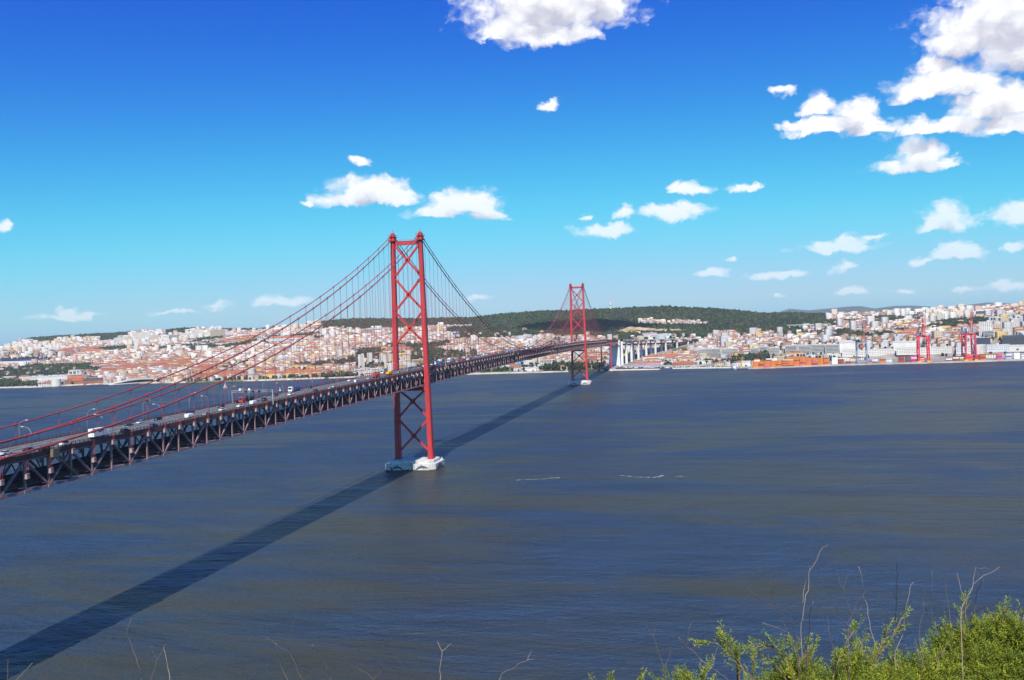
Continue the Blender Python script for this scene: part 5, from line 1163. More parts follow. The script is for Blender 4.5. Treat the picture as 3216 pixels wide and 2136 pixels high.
# town trees: the nearest 290 stand alone, the rest read as leafy masses between the houses
X1, Y1, Z1, R1, c1 = wood("t", 9.5, ["trees"], 71, (3.4, 6.0)); X2, Y2, Z2, R2, c2 = wood("t", 15, ["mixed", "grass"], 72, (2.6, 5.0)); X3, Y3, Z3, R3, c3 = wood("t", 16.5, ["houses", "blocks", "halls", "sheds", "quay"], 73, (2.4, 4.4))
X, Y, Z, R, c = [np.concatenate(q) for q in ((X1, X2, X3), (Y1, Y2, Y3), (Z1, Z2, Z3), (R1, R2, R3), (c1, c2, c3))]
o_ = np.argsort(np.hypot(X-CX, Y-CY)); near, far = o_[:290], o_[290:]
V, F, C = crowns(X[far], Y[far], Z[far]+R[far]*.95, R[far], R[far]*np.random.default_rng(4).uniform(.85, 1.4, len(far)), c[far], IC2 if len(far) < 9000 else IC1, 5)
o = bpy.data.objects.new("town_greenery", npmesh("town_greenery", V, F, LEAF, col=C)); link(o); tag(o, kind="stuff")
def tree_proto(kind, seed):
    g = np.random.default_rng(seed); Vs, Fs, Cs, off = [], [], [], 0
    n, spread, hh = {"round": (11, .62, 1.0), "spreading": (12, .85, .55), "cypress": (8, .16, 2.3), "loose": (9, .7, 1.15)}[kind]
    for i in range(n):
        p = g.normal(0, 1, 3); p = p/np.linalg.norm(p)*g.uniform(.2, 1)*spread; p[2] *= hh/spread*.8; s_ = g.uniform(.32, .55)*(.6 if kind == "cypress" else 1)
        v = IC1[0]*(1+g.uniform(-.3, .3, (len(IC1[0]), 1)))*s_*np.array([1, 1, .8*max(1, hh*.8)]) + p + np.array([0, 0, 1.25 if kind != "cypress" else 2.1]); Vs.append(v); Fs.append(IC1[1]+off); off += len(v); Cs.append(np.repeat(GREENS[g.integers(0, 5)][None]*g.uniform(.8, 1.3), len(IC1[1]), 0)*g.uniform(.8, 1.2, (len(IC1[1]), 1)))
    me = npmesh("crown", np.concatenate(Vs), np.concatenate(Fs), LEAF, col=np.concatenate(Cs))
    tr = MB().tube([(0, 0, -.5), (.03, .02, .5), (0, 0, 1.3)], [.13, .10, .06], 5)
    for k in range(3): a = k*2.1; tr.tube([(0, 0, .7), (.35*math.cos(a), .35*math.sin(a), 1.2)], [.06, .03], 4)
    return me, tr.mesh("trunk", BARK)
kinds = ["round", "spreading", "loose", "cypress", "round", "loose"]; tp = [tree_proto(k, 90+i) for i, k in enumerate(kinds)]
for j, i in enumerate(near):
    k = j % 6; t = empty("tree", (X[i], Y[i], Z[i]), random.uniform(0, 6)); s_ = R[i]*random.uniform(.95, 1.25); t.scale = (s_, s_, s_*random.uniform(.9, 1.2))
    tag(t, "%s %s %s" % (["rounded dark green tree", "low spreading tree", "loose pale green tree", "slim dark cypress tree", "rounded dark green tree", "loose pale green tree"][k], "growing", area(X[i], Y[i])), "tree", "single trees of the waterfront")
    for pn, me in (("crown", tp[k][0]), ("trunk", tp[k][1])): link(bpy.data.objects.new(pn, me), t)
print("town built", len(bpy.data.objects))
# ================================================================ TRAFFIC ON THE BRIDGE
M_TYRE = mat("tyre_rubber", (.02, .02, .02), .9, .1, 3); M_CGL = mat("car_glass", (.02, .025, .03), .08, .05, 1, spec=.8); M_LITE = mat("lamp_lens", (.75, .73, .68), .2, .05, 1); M_TAIL = mat("tail_lens", (.45, .02, .02), .3, .05, 1)
CARC = {"white": (.80, .80, .79), "silver": (.50, .52, .54), "black": (.015, .015, .017), "dark grey": (.07, .075, .085), "red": (.50, .03, .03), "blue": (.06, .12, .32), "grey": (.24, .25, .26)}
CARM = {k: mat("car_paint_"+k.replace(" ", "_"), v, .3, .04, 1, spec=.6) for k, v in CARC.items()}
def section_body(b, prof, w, taper=.86):
    """side profile [(y, z_low, z_high)] given width, cut in along the top edge"""
    for (y0, l0, h0), (y1, l1, h1) in zip(prof[:-1], prof[1:]):
        W = w/2; T = W*taper
        b.quad((-T, y0, h0), (T, y0, h0), (T, y1, h1), (-T, y1, h1))
        m0, m1 = l0+(h0-l0)*.72, l1+(h1-l1)*.72
        for s in (-1, 1):
            q = [(s*W, y0, l0), (s*W, y1, l1), (s*W, y1, m1), (s*W, y0, m0)]; r = [(s*W, y0, m0), (s*W, y1, m1), (s*T, y1, h1), (s*T, y0, h0)]
            b.poly(q[::-1] if s < 0 else q); b.poly(r[::-1] if s < 0 else r)
        b.quad((-W, y1, l1), (W, y1, l1), (W, y0, l0), (-W, y0, l0))
    for i, f in ((0, 1), (-1, -1)):
        y, l, h = prof[i]; W = w/2; T = W*taper; m = l+(h-l)*.72; q = [(-W, y, l), (W, y, l), (W, y, m), (T, y, h), (-T, y, h), (-W, y, m)]; b.poly(q if f > 0 else q[::-1])
    return b
WHEEL = MB().tube([(-.11, 0, 0), (.11, 0, 0)], .33, 12).mesh("wheel", M_TYRE)
def vehicle(kind):
    t = empty("car")
    L, w, prof, cab, gl = {
        "hatchback": (4.1, 1.75, [(-2.05, .35, .85), (-1.95, .25, 1.0), (.7, .22, .98), (1.75, .25, .82), (2.05, .35, .62)], [(-1.9, .95, 1.0), (-1.45, .95, 1.42), (.15, .95, 1.44), (.95, .95, .98)], 1),
        "saloon": (4.6, 1.8, [(-2.3, .35, .88), (-2.2, .25, .98), (.8, .22, .96), (2.0, .25, .80), (2.3, .35, .60)], [(-1.75, .93, .98), (-1.0, .93, 1.38), (.2, .93, 1.40), (1.1, .93, .97)], 1),
        "sport utility": (4.6, 1.88, [(-2.3, .4, 1.0), (-2.2, .3, 1.12), (.8, .28, 1.1), (2.0, .3, 1.0), (2.3, .4, .75)], [(-2.2, 1.05, 1.1), (-1.9, 1.05, 1.68), (.3, 1.05, 1.70), (1.15, 1.05, 1.1)], 1),
        "van": (5.2, 2.0, [(-2.6, .4, 1.2), (-2.55, .3, 1.9), (1.3, .28, 1.95), (2.2, .3, 1.15), (2.6, .4, .8)], [(.9, 1.1, 1.93), (1.0, 1.1, 1.96), (1.35, 1.1, 1.9), (2.15, 1.1, 1.2)], 1)}[kind]
    section_body(MB(), prof, w).build("body", M_WHT, t); roof = [(y, l, h) for y, l, h in cab]
    section_body(MB(), roof, w*.93, .82).build("cabin_glass", M_CGL, t)
    if kind != "van": MB().box(-w*.36, w*.36, cab[1][0]+.1, cab[2][0]-.05, cab[1][2]-.02, cab[2][2]+.04).build("roof_panel", M_WHT, t)
    for sx in (-1, 1):
        for y in (-L*.31, L*.31): o = bpy.data.objects.new("wheel", WHEEL); o.location = (sx*(w/2-.08), y, .33); link(o, t)
        MB().box(sx*w*.36-.2, sx*w*.36+.2, L/2-.12, L/2+.01, .56, .72).build("headlight", M_LITE, t); MB().box(sx*w*.38-.14, sx*w*.38+.14, -L/2-.01, -L/2+.1, .66, .86).build("tail_light", M_TAIL, t)
    return t
CARS = {k: vehicle(k) for k in ("hatchback", "saloon", "sport utility", "van")}; fresh = dict.fromkeys(CARS, True); busy = []
def put_car(x, y, kind, colour, label=None):
    busy.append((x, y)); t = CARS[kind] if fresh[kind] else copy_tree(CARS[kind]); fresh[kind] = False
    t.location = (x, y, road(y)+.005); slope = (road(y+2)-road(y-2))/4
    t.rotation_euler = (math.atan(slope), 0, 0) if x > 0 else (-math.atan(slope), 0, math.pi)
    for c in t.children:
        if c.name.startswith(("body", "roof_panel")):
            c.material_slots[0].link = 'OBJECT'; c.material_slots[0].material = CARM[colour]
    sec = "before the traffic gantry" if y < -269 else "from gantry to nearer tower" if y < 0 else "on the first half of the main span" if y < 506 else "on the far half of the main span" if y < LM else "past the far tower"
    tag(t, label or "%s %s driving %s, %s" % (colour, {"van": "van", "sport utility": "off-roader"}.get(kind, kind), "from town" if x < 0 else "to town", sec), "van" if kind == "van" else "car", "cars crossing the bridge")
for q in ((2.1, -447, "saloon", "silver"), (8.7, -457, "hatchback", "white"), (5.4, -440, "saloon", "black"), (8.7, -426, "sport utility", "white"), (8.7, -437, "saloon", "dark grey"), (-2.1, -373, "saloon", "black"), (-5.4, -360, "hatchback", "silver"), (8.7, -391, "sport utility", "black"),
          (8.7, -372, "hatchback", "blue"), (-5.4, -347, "saloon", "black"), (-2.1, -326, "van", "black"), (5.4, -339, "van", "white"), (8.7, -330, "hatchback", "silver"), (-5.4, -292, "saloon", "black"), (5.4, -310, "hatchback", "white"), (5.4, -292.6, "saloon", "white"), (-8.7, -270, "sport utility", "black"),
          (-2.1, -252, "hatchback", "white"), (5.4, -278.5, "van", "white"), (2.1, -260, "sport utility", "dark grey"), (-5.4, -232, "saloon", "black"), (2.1, -228, "sport utility", "white"), (5.4, -201, "hatchback", "dark grey"), (-8.7, -177, "saloon", "black"), (8.7, -186, "saloon", "white"), (5.4, -173, "hatchback", "silver"),
          (-5.4, -120, "hatchback", "white"), (5.4, -134, "van", "white"), (2.1, -103, "saloon", "silver"), (2.1, -38, "hatchback", "silver"), (2.1, -14, "hatchback", "white"), (-8.7, 25, "saloon", "black"), (-5.4, 10, "saloon", "dark grey"), (-2.1, 30, "hatchback", "grey")): put_car(*q)
rc = random.Random(21)
for k in range(150):
    y = 40 + 1250*(k/150)**.95 + rc.uniform(-6, 6); x = rc.choice((-8.7, -5.4, -2.1, 2.1, 5.4, 8.7))
    if all(abs(x-a) > 2 or abs(y-b_) > 7.5 for a, b_ in busy) and not (55 < y < 80 and x == 2.1) and not (110 < y < 135 and x == -2.1):
        put_car(x, y, rc.choice(("hatchback", "saloon", "sport utility", "hatchback", "van")), rc.choice(("white", "white", "silver", "black", "dark grey", "grey", "red", "blue", "white")))
def lorry(x, y, L, cabc, bodyf, name, label):
    t = empty(name, (x, y, road(y)+.005), 0 if x > 0 else math.pi); tag(t, label, "lorry", "lorries crossing the bridge"); c1 = L/2
    section_body(MB(), [(c1-2.3, .6, 2.9), (c1-1.9, .5, 3.2), (c1-.25, .5, 3.05), (c1, .55, 1.3)], 2.45, .93).build("cab", cabc, t)
    MB().quad((-1.05, c1-.02, 1.5), (1.05, c1-.02, 1.5), (1.0, c1-.2, 2.75), (-1.0, c1-.2, 2.75)).build("windscreen", M_CGL, t)
    MB().box(-.5, .5, -L/2, c1-.4, .62, .95).build("chassis", M_STEEL, t); bodyf(t, L)
    for yy in ([c1-1.4, -L/2+1.2, -L/2+2.4] + ([-L/2+3.6] if L > 11 else [])):
        for s in (-1, 1): o = bpy.data.objects.new("wheel", WHEEL); o.scale = (1.7, 1.5, 1.5); o.location = (s*1.05, yy, .5); link(o, t)
    return t
def boxbody(m): return lambda t, L: MB().box(-1.25, 1.25, -L/2, L/2-2.5, .95, 3.9).build("cargo_box", m, t)
def tipper(m):
    def f(t, L):
        b = MB(); y0, y1 = -L/2, L/2-2.5; b.box(-1.25, 1.25, y0, y1, .95, 1.15); b.box(-1.25, -1.15, y0, y1, 1.15, 2.6); b.box(1.15, 1.25, y0, y1, 1.15, 2.6); b.box(-1.15, 1.15, y0, y0+.1, 1.15, 2.6); b.box(-1.15, 1.15, y1-.1, y1, 1.15, 2.8)
        for i in range(6): yy = y0+.4+i*(y1-y0-.8)/5; b.box(-1.32, -1.25, yy-.08, yy+.08, 1.0, 2.55); b.box(1.25, 1.32, yy-.08, yy+.08, 1.0, 2.55)
        b.build("tipper_body", m, t)
    return f
def tank(m):
    def f(t, L):
        b = MB(); b.tube([(0, -L/2, 2.3), (0, -L/2+.3, 2.3), (0, L/2-3.2, 2.3), (0, L/2-2.9, 2.3)], [.9, 1.25, 1.25, .9], 14); b.build("tank", m, t, smooth=False)
    return f
M_TRED = mat("lorry_red", (.50, .04, .035), .4, .08, 1); M_TYEL = mat("lorry_yellow", (.75, .42, .02), .5, .08, 1); M_TBLU = mat("lorry_blue", (.03, .10, .40), .5, .08, 1); M_TDRK = mat("tank_dark", (.06, .06, .07), .4, .1, 1)
bt = lorry(8.7, -407, 9.5, M_WHT, boxbody(M_WHT), "box_lorry", "white box lorry with a dark winged emblem before the traffic gantry")
q = MB()
for s in (-1, 1):
    for (px_, pz) in ((0, 0),):
        e = [(.1, -.25), (.5, .05), (1.1, .42), (1.9, .55), (1.5, .25), (2.1, .28), (1.45, .0), (1.7, -.1), (1.0, -.12), (.6, -.3), (.3, -.55)]
        q.poly([(1.262, -1.0+s*a, 2.9+b_) for a, b_ in (e if s > 0 else e[::-1])])
q.poly([(1.262, -1.2, 2.5), (1.262, -.8, 2.5), (1.262, -.7, 3.2), (1.262, -1.0, 3.45), (1.262, -1.3, 3.2)]); q.build("winged_emblem", mat("emblem_dark", (.05, .05, .06), .6, .1, 1), bt)
lorry(-5.4, -265, 14, M_TRED, tank(M_TDRK), "tanker_lorry", "red lorry with a dark tank trailer under the traffic gantry")
lorry(-8.7, -200, 12, M_WHT, tipper(M_TBLU), "tipper_lorry", "white lorry with a blue tipper body on the bridge")
lorry(2.1, -88, 8.5, M_TRED, tipper(M_TRED), "tipper_lorry", "red tipper lorry ahead of the yellow one on the bridge")
lorry(2.1, -60, 8.5, M_TYEL, tipper(M_TYEL), "tipper_lorry", "bright yellow tipper lorry by the nearer tower")
lorry(-8.7, -42, 9, M_WHT, boxbody(CARM["grey"]), "box_lorry", "grey box lorry with white cab beside the yellow lorry")
lorry(2.1, 67, 10, M_WHT, boxbody(M_WHT), "box_lorry", "white box lorry just past the nearer tower")
lorry(-2.1, 122, 10, M_WHT, boxbody(M_WHT), "box_lorry", "second white box lorry farther along the main span")
# ================================================================ THE NEAR LEDGE: hillside, dry stalks and junipers
FH = Vector((-0.20460484, 0.97876509)).normalized(); RH = Vector((FH.y, -FH.x))
def near(l, d, z=0.0): return (CX+RH.x*l+FH.x*d, CY+RH.y*l+FH.y*d, CZ+z)
def ledge_z(l, d):
    s = max(0.0, d-2.0); z = -1.65 - .95*s if s < 30 else -1.65-28.5-.78*(s-30); return z + .12*float(vnoise(l*40, d*40, 60, 51))*min(1, s)
SOIL = mat("dry_hillside_soil", (.11, .095, .05), .95, .35, .6, bump=.1, bscale=3)
def ledge():
    ls = np.concatenate([np.linspace(-420, -14, 22), np.linspace(-12, 12, 49), np.linspace(14, 420, 22)]); ds = np.concatenate([[-60, -8, 0, 1, 1.6], np.linspace(2, 9, 22), np.linspace(10, 150, 30)]); V = []
    for d in ds:
        for l in ls: x, y, z = near(l, d, ledge_z(l, d) if d > 2 else -1.65); V.append((x, y, max(z, -2.0)))
    n = len(ls); F = [(i*n+j, i*n+j+1, (i+1)*n+j+1, (i+1)*n+j) for i in range(len(ds)-1) for j in range(n-1)]
    o = bpy.data.objects.new("viewpoint_hillside", npmesh("viewpoint_hillside", V, F, SOIL, smooth=True)); link(o); tag(o, kind="structure")
ledge()
STEM = mat("dry_grey_stalk", (.30, .225, .165), .85, .35, 9)
STEMD = mat("dark_dead_stalk", (.12, .09, .07), .9, .3, 9)
# dry stalks: (across, ahead, above the eye) in metres, the first line of each is its main stem
STALKS = [
    [[(1.438, 4.766, -1.709), (1.461, 4.840, -1.599), (1.497, 4.914, -1.565), (1.532, 4.988, -1.522), (1.576, 5.062, -1.477), (1.606, 5.136, -1.407), (1.674, 5.209, -1.367), (1.723, 5.283, -1.332), (1.788, 5.357, -1.317)], [(1.606, 5.136, -1.407), (1.617, 5.172, -1.390)], [(1.517, 4.988, -1.544), (1.538, 5.025, -1.480), (1.564, 5.062, -1.435)], [(1.464, 4.840, -1.584), (1.513, 4.877, -1.598)]],
    [[(1.308, 4.418, -1.564), (1.255, 4.367, -1.492), (1.209, 4.316, -1.454), (1.107, 4.264, -1.402)], [(1.255, 4.367, -1.492), (1.227, 4.341, -1.431), (1.212, 4.316, -1.416)]],
    [[(1.147, 3.865, -1.351), (1.130, 3.837, -1.278), (1.075, 3.809, -1.221), (1.035, 3.781, -1.174), (0.972, 3.753, -1.136), (0.914, 3.725, -1.081)], [(1.035, 3.781, -1.174), (1.021, 3.767, -1.122), (0.975, 3.753, -1.049), (0.975, 3.739, -1.017)], [(1.021, 3.767, -1.122), (1.025, 3.753, -1.096), (1.029, 3.739, -1.056)], [(1.130, 3.837, -1.278), (1.112, 3.823, -1.238)]],
    [[(1.318, 4.290, -1.520), (1.302, 4.181, -1.414), (1.267, 4.072, -1.316), (1.251, 3.963, -1.219)]],
    [[(1.361, 3.859, -1.328), (1.399, 3.978, -1.324), (1.394, 4.098, -1.329), (1.411, 4.218, -1.329), (1.461, 4.338, -1.351)], [(1.399, 3.978, -1.324), (1.445, 4.038, -1.312), (1.477, 4.098, -1.289), (1.566, 4.158, -1.224)], [(1.442, 4.038, -1.306), (1.431, 4.098, -1.211), (1.421, 4.158, -1.147)], [(1.431, 4.098, -1.211), (1.465, 4.158, -1.195), (1.497, 4.218, -1.175)]],
    [[(1.655, 4.583, -1.551), (1.637, 4.519, -1.476), (1.656, 4.455, -1.377), (1.624, 4.392, -1.318), (1.585, 4.328, -1.175)]],
    [[(1.663, 4.322, -1.583), (1.671, 4.436, -1.511), (1.704, 4.550, -1.440), (1.724, 4.663, -1.406)]],
    [[(1.651, 4.877, -1.800), (1.650, 4.960, -1.725), (1.666, 5.042, -1.633)]],
    [[(1.719, 4.271, -1.567), (1.766, 4.269, -1.466), (1.776, 4.268, -1.351), (1.797, 4.266, -1.263), (1.813, 4.264, -1.240)], [(1.780, 4.268, -1.326), (1.793, 4.267, -1.294)]],
    [[(1.899, 4.612, -1.673), (1.826, 4.507, -1.513), (1.787, 4.401, -1.359), (1.754, 4.296, -1.212), (1.701, 4.190, -1.116)], [(1.787, 4.401, -1.359), (1.748, 4.349, -1.284)]],
    [[(1.912, 4.467, -1.630), (1.890, 4.412, -1.564), (1.886, 4.357, -1.434), (1.871, 4.302, -1.327), (1.856, 4.247, -1.241), (1.824, 4.192, -1.212)]],
    [[(2.158, 4.856, -1.760), (2.111, 4.751, -1.630), (2.042, 4.646, -1.517), (1.978, 4.542, -1.428)], [(2.111, 4.751, -1.630), (2.081, 4.699, -1.492), (2.066, 4.646, -1.393), (2.043, 4.594, -1.282)]],
    [[(2.138, 4.615, -1.518), (2.168, 4.704, -1.448), (2.196, 4.793, -1.389)]],
    [[(1.935, 4.073, -1.353), (1.994, 4.168, -1.317), (2.053, 4.263, -1.322), (2.133, 4.358, -1.288), (2.227, 4.452, -1.278), (2.329, 4.547, -1.283), (2.413, 4.642, -1.287)], [(2.044, 4.263, -1.325), (2.049, 4.310, -1.278), (2.058, 4.358, -1.226)], [(2.133, 4.358, -1.288), (2.172, 4.405, -1.220), (2.228, 4.452, -1.241), (2.289, 4.500, -1.256)]],
    [[(2.368, 4.847, -1.584), (2.390, 4.731, -1.514), (2.419, 4.616, -1.435)], [(2.351, 4.731, -1.530), (2.321, 4.673, -1.557)]],
    [[(2.280, 4.649, -1.485), (2.237, 4.529, -1.366), (2.212, 4.410, -1.285)]],
    [[(0.971, 4.404, -1.714), (0.904, 4.389, -1.657), (0.837, 4.374, -1.603)], [(0.903, 4.389, -1.655), (0.901, 4.381, -1.595), (0.921, 4.374, -1.547)]],
    [[(1.259, 4.044, -1.554), (1.254, 4.002, -1.467)]],
    [[(-1.979, 4.767, -1.745), (-1.965, 4.723, -1.679), (-1.982, 4.679, -1.557), (-1.989, 4.635, -1.458), (-1.944, 4.591, -1.374)]],
    [[(-1.613, 3.979, -1.458), (-1.601, 4.026, -1.389), (-1.577, 4.074, -1.333)], [(-1.601, 4.026, -1.389), (-1.635, 4.050, -1.323)]],
    [[(-1.668, 4.338, -1.593), (-1.705, 4.410, -1.542), (-1.748, 4.482, -1.485)]],
    [[(-1.049, 4.083, -1.519), (-1.068, 4.039, -1.431), (-1.066, 3.996, -1.370), (-1.058, 3.953, -1.311)]],
    [[(-1.143, 4.760, -1.774), (-1.180, 4.762, -1.689), (-1.211, 4.763, -1.629), (-1.276, 4.765, -1.587), (-1.324, 4.767, -1.546)], [(-1.211, 4.763, -1.629), (-1.193, 4.764, -1.517), (-1.168, 4.765, -1.438)]],
    [[(-0.926, 4.408, -1.647), (-0.932, 4.344, -1.553), (-0.952, 4.281, -1.463), (-0.966, 4.218, -1.411)]],
    [[(-0.620, 3.817, -1.434), (-0.668, 3.921, -1.441), (-0.757, 4.025, -1.445)], [(-0.625, 3.817, -1.428), (-0.584, 3.869, -1.408)]],
    [[(-0.357, 3.903, -1.476), (-0.363, 3.986, -1.448), (-0.359, 4.069, -1.411), (-0.387, 4.151, -1.392)], [(-0.359, 4.069, -1.411), (-0.319, 4.110, -1.390)]],
    [[(-0.117, 4.241, -1.614), (-0.101, 4.350, -1.622), (-0.040, 4.458, -1.634), (0.017, 4.566, -1.644), (0.041, 4.674, -1.631)], [(0.017, 4.566, -1.644), (0.062, 4.620, -1.661)]],
    [[(0.651, 4.279, -1.657), (0.664, 4.384, -1.633), (0.654, 4.489, -1.596), (0.652, 4.594, -1.568), (0.618, 4.698, -1.523)], [(0.652, 4.594, -1.568), (0.664, 4.646, -1.534), (0.654, 4.698, -1.531)], [(0.664, 4.384, -1.633), (0.701, 4.436, -1.604), (0.723, 4.489, -1.573)]],
    [[(0.855, 4.467, -1.636), (0.783, 4.405, -1.553), (0.731, 4.343, -1.481)], [(0.783, 4.405, -1.553), (0.782, 4.374, -1.487), (0.794, 4.343, -1.419)]],
    [[(-2.630, 4.690, -1.692), (-2.644, 4.732, -1.599)]],
    [[(-2.543, 4.621, -1.669), (-2.500, 4.612, -1.623), (-2.453, 4.604, -1.581)]],
]
desc = ["tall forked", "low crooked", "wide branching", "short straight", "many forked", "thin leaning", "long dark", "short curved", "tall pale", "thin straight", "knotty upright", "double stemmed", "short pale", "broad antler-like", "sideways leaning", "small forked", "creeping", "stubby"]
def wobble(pts, seed):
    r = random.Random(seed); out = []
    for a, b in zip(pts[:-1], pts[1:]):
        a, b = Vector(a), Vector(b); n = 3
        for k in range(n): p = a.lerp(b, k/n); out.append(p + Vector((r.gauss(0, .0022), r.gauss(0, .0022), r.gauss(0, .002))) if k else p)
    return out + [Vector(pts[-1])]
for i, st in enumerate(STALKS):
    main = st[0]; l0, d0, z0 = main[0]; gz = ledge_z(l0, d0)
    t = empty("dry_stalk", near(l0, d0, gz)); o = Vector(near(l0, d0, gz)); dark = i % 5 in (2, 4)
    pts = [(l0*1.01, d0+.02, gz-.05), (l0+.02*math.sin(i), d0, (gz+z0)/2)] + list(main); w = [Vector(near(*p))-o for p in wobble(pts, i)]; n = len(w)
    MB().tube(w, [.0017*(1-.6*k/n)+.0003 for k in range(n)], 6).build("stem", STEMD if dark else STEM, t, smooth=True)
    for k, br in enumerate(st[1:]):
        w = [Vector(near(*p))-o for p in wobble(br, i*7+k)]; n = len(w); MB().tube(w, [.0012*(1-.5*q/n) for q in range(n)], 5).build("twig", STEMD if dark else STEM, t, smooth=True)
    side = "among the junipers" if l0 > .75 else "below the railing, clear of the junipers"
    tag(t, "%s %s dry stalk %s" % (desc[i % len(desc)], "dark" if dark and "dark" not in desc[i % len(desc)] else "leafless", side), "dry stalk", "dry stalks on the ledge")
NEEDLE = mat("juniper_foliage", (.1, .14, .03), .65, .15, 30, tint=True, spec=.25); WOOD = mat("juniper_wood", (.17, .11, .075), .9, .3, 12)
class Fol:
    def __init__(s): s.V = []; s.C = []
    def leaf(s, p, d, L, w, col):
        u = d.cross(Vector((random.gauss(0, 1), random.gauss(0, 1), random.gauss(0, 1)))); u = u.normalized()*w if u.length > 1e-6 else Vector((w, 0, 0)); q = p+d*L*.45
        s.V += [tuple(p), tuple(q+u), tuple(p+d*L), tuple(q-u)]; s.C.append(col)
def frond(F, base, tip, col, n=13, spread=.20):
    ax = tip-base; L = ax.length; d = ax.normalized(); pn = d.cross(Vector((random.gauss(0, 1), random.gauss(0, 1), random.gauss(0, .5)))).normalized()
    for i in range(n):
        u = (i+.6)/n; p = base+ax*u; F.leaf(p, (d+Vector((random.gauss(0, .15), random.gauss(0, .15), random.gauss(0, .15)))).normalized(), L/n*1.4, .0018, col*.85)
        for s in (-1, 1):
            bl = L*spread*(1.05-u)*random.uniform(.6, 1.15)+.012; bd = (d*.75+pn*s*.75+Vector((random.gauss(0, .18), random.gauss(0, .18), random.gauss(0, .18)))).normalized(); m = max(3, int(bl/.0062)); tc = col*random.uniform(.75, 1.25)
            for k in range(m):
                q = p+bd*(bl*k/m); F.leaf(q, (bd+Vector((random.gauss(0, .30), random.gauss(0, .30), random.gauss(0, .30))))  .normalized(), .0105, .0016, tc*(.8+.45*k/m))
def shrub(label, branches, lumps, seed):
    random.seed(seed); r = random.Random(seed); F = Fol(); W = MB(); l0, d0 = branches[0][0][0], branches[0][0][1]; gz = ledge_z(l0, d0); o = Vector(near(l0, d0, gz)); t = empty("juniper_shrub", o); tag(t, label, "shrub", "junipers on the ledge")
    def colour(): k = r.random(); return (Vector((.34, .36, .03))*k+Vector((.11, .175, .026))*(1-k))*r.uniform(.7, 1.2)
    for br in branches:
        P = [Vector(near(*p))-o for p in br]; base = Vector(near(br[0][0]*.98, br[0][1], ledge_z(br[0][0], br[0][1])-.05))-o; P = [base]+P; n = len(P)
        W.tube(P, [.0062*(1-.8*k/n) for k in range(n)], 6)
        for a, b in zip(P[1:-1], P[2:]):
            m = max(3, int((b-a).length/.026))
            for k in range(m):
                p = a.lerp(b, (k+r.random())/m); d = (b-a).normalized(); sd = Vector((r.gauss(0, 1), r.gauss(0, 1), r.gauss(.3, .8))).normalized(); L = r.uniform(.035, .085); frond(F, p, p+(d*.8+sd*.55).normalized()*L, colour(), 7)
        frond(F, P[-1]-(P[-1]-P[-2]).normalized()*.05, P[-1]+(P[-1]-P[-2]).normalized()*.05, colour(), 8)
    for (l, d, z, rl, rz_, cnt) in lumps:
        c = Vector(near(l, d, z))-o
        for k in range(3): W.tube([Vector(near(l+r.uniform(-.1, .1), d, ledge_z(l, d)))-o, c+Vector((r.uniform(-.5, .5)*rl, r.uniform(-.5, .5)*rl, r.uniform(-.6, .2)*rz_)), c+Vector((r.uniform(-.9, .9)*rl, r.uniform(-.9, .9)*rl, rz_*.5))], [.008, .005, .002], 5)
        for k in range(cnt):
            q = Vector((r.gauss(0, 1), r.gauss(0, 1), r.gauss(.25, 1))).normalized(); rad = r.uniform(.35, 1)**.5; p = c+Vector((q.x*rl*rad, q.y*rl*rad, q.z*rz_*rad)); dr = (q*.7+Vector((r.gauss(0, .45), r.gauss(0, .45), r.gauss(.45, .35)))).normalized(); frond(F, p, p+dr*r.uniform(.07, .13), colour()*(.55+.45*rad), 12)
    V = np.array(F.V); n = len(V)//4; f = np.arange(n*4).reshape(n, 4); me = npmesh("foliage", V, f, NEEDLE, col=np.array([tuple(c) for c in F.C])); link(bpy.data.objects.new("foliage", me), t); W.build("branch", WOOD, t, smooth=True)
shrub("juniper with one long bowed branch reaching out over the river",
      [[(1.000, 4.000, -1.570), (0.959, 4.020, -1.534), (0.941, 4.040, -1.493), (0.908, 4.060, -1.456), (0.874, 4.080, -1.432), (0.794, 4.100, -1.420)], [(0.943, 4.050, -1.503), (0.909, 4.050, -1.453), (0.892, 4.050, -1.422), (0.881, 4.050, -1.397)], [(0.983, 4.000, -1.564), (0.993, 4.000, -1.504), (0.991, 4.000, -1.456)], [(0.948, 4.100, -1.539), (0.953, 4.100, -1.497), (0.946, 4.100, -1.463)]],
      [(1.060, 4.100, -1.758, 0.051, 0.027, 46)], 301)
shrub("juniper crowded around the tall forked stalks",
      [[(1.267, 4.300, -1.702), (1.231, 4.300, -1.617), (1.183, 4.300, -1.538), (1.132, 4.300, -1.517), (1.055, 4.300, -1.536)], [(1.279, 4.300, -1.702), (1.283, 4.300, -1.587), (1.259, 4.300, -1.534), (1.241, 4.300, -1.514)], [(1.292, 4.300, -1.703), (1.309, 4.300, -1.588), (1.330, 4.300, -1.524)], [(1.320, 4.350, -1.723), (1.342, 4.350, -1.646), (1.371, 4.350, -1.562)], [(1.200, 4.200, -1.661), (1.152, 4.200, -1.584), (1.110, 4.200, -1.544)], [(1.246, 4.250, -1.682), (1.199, 4.250, -1.566), (1.151, 4.250, -1.494)]],
      [(1.233, 4.350, -1.779, 0.090, 0.062, 133), (1.302, 4.350, -1.729, 0.067, 0.050, 98), (1.329, 4.300, -1.778, 0.074, 0.050, 98), (1.087, 4.200, -1.758, 0.058, 0.030, 52)], 302)
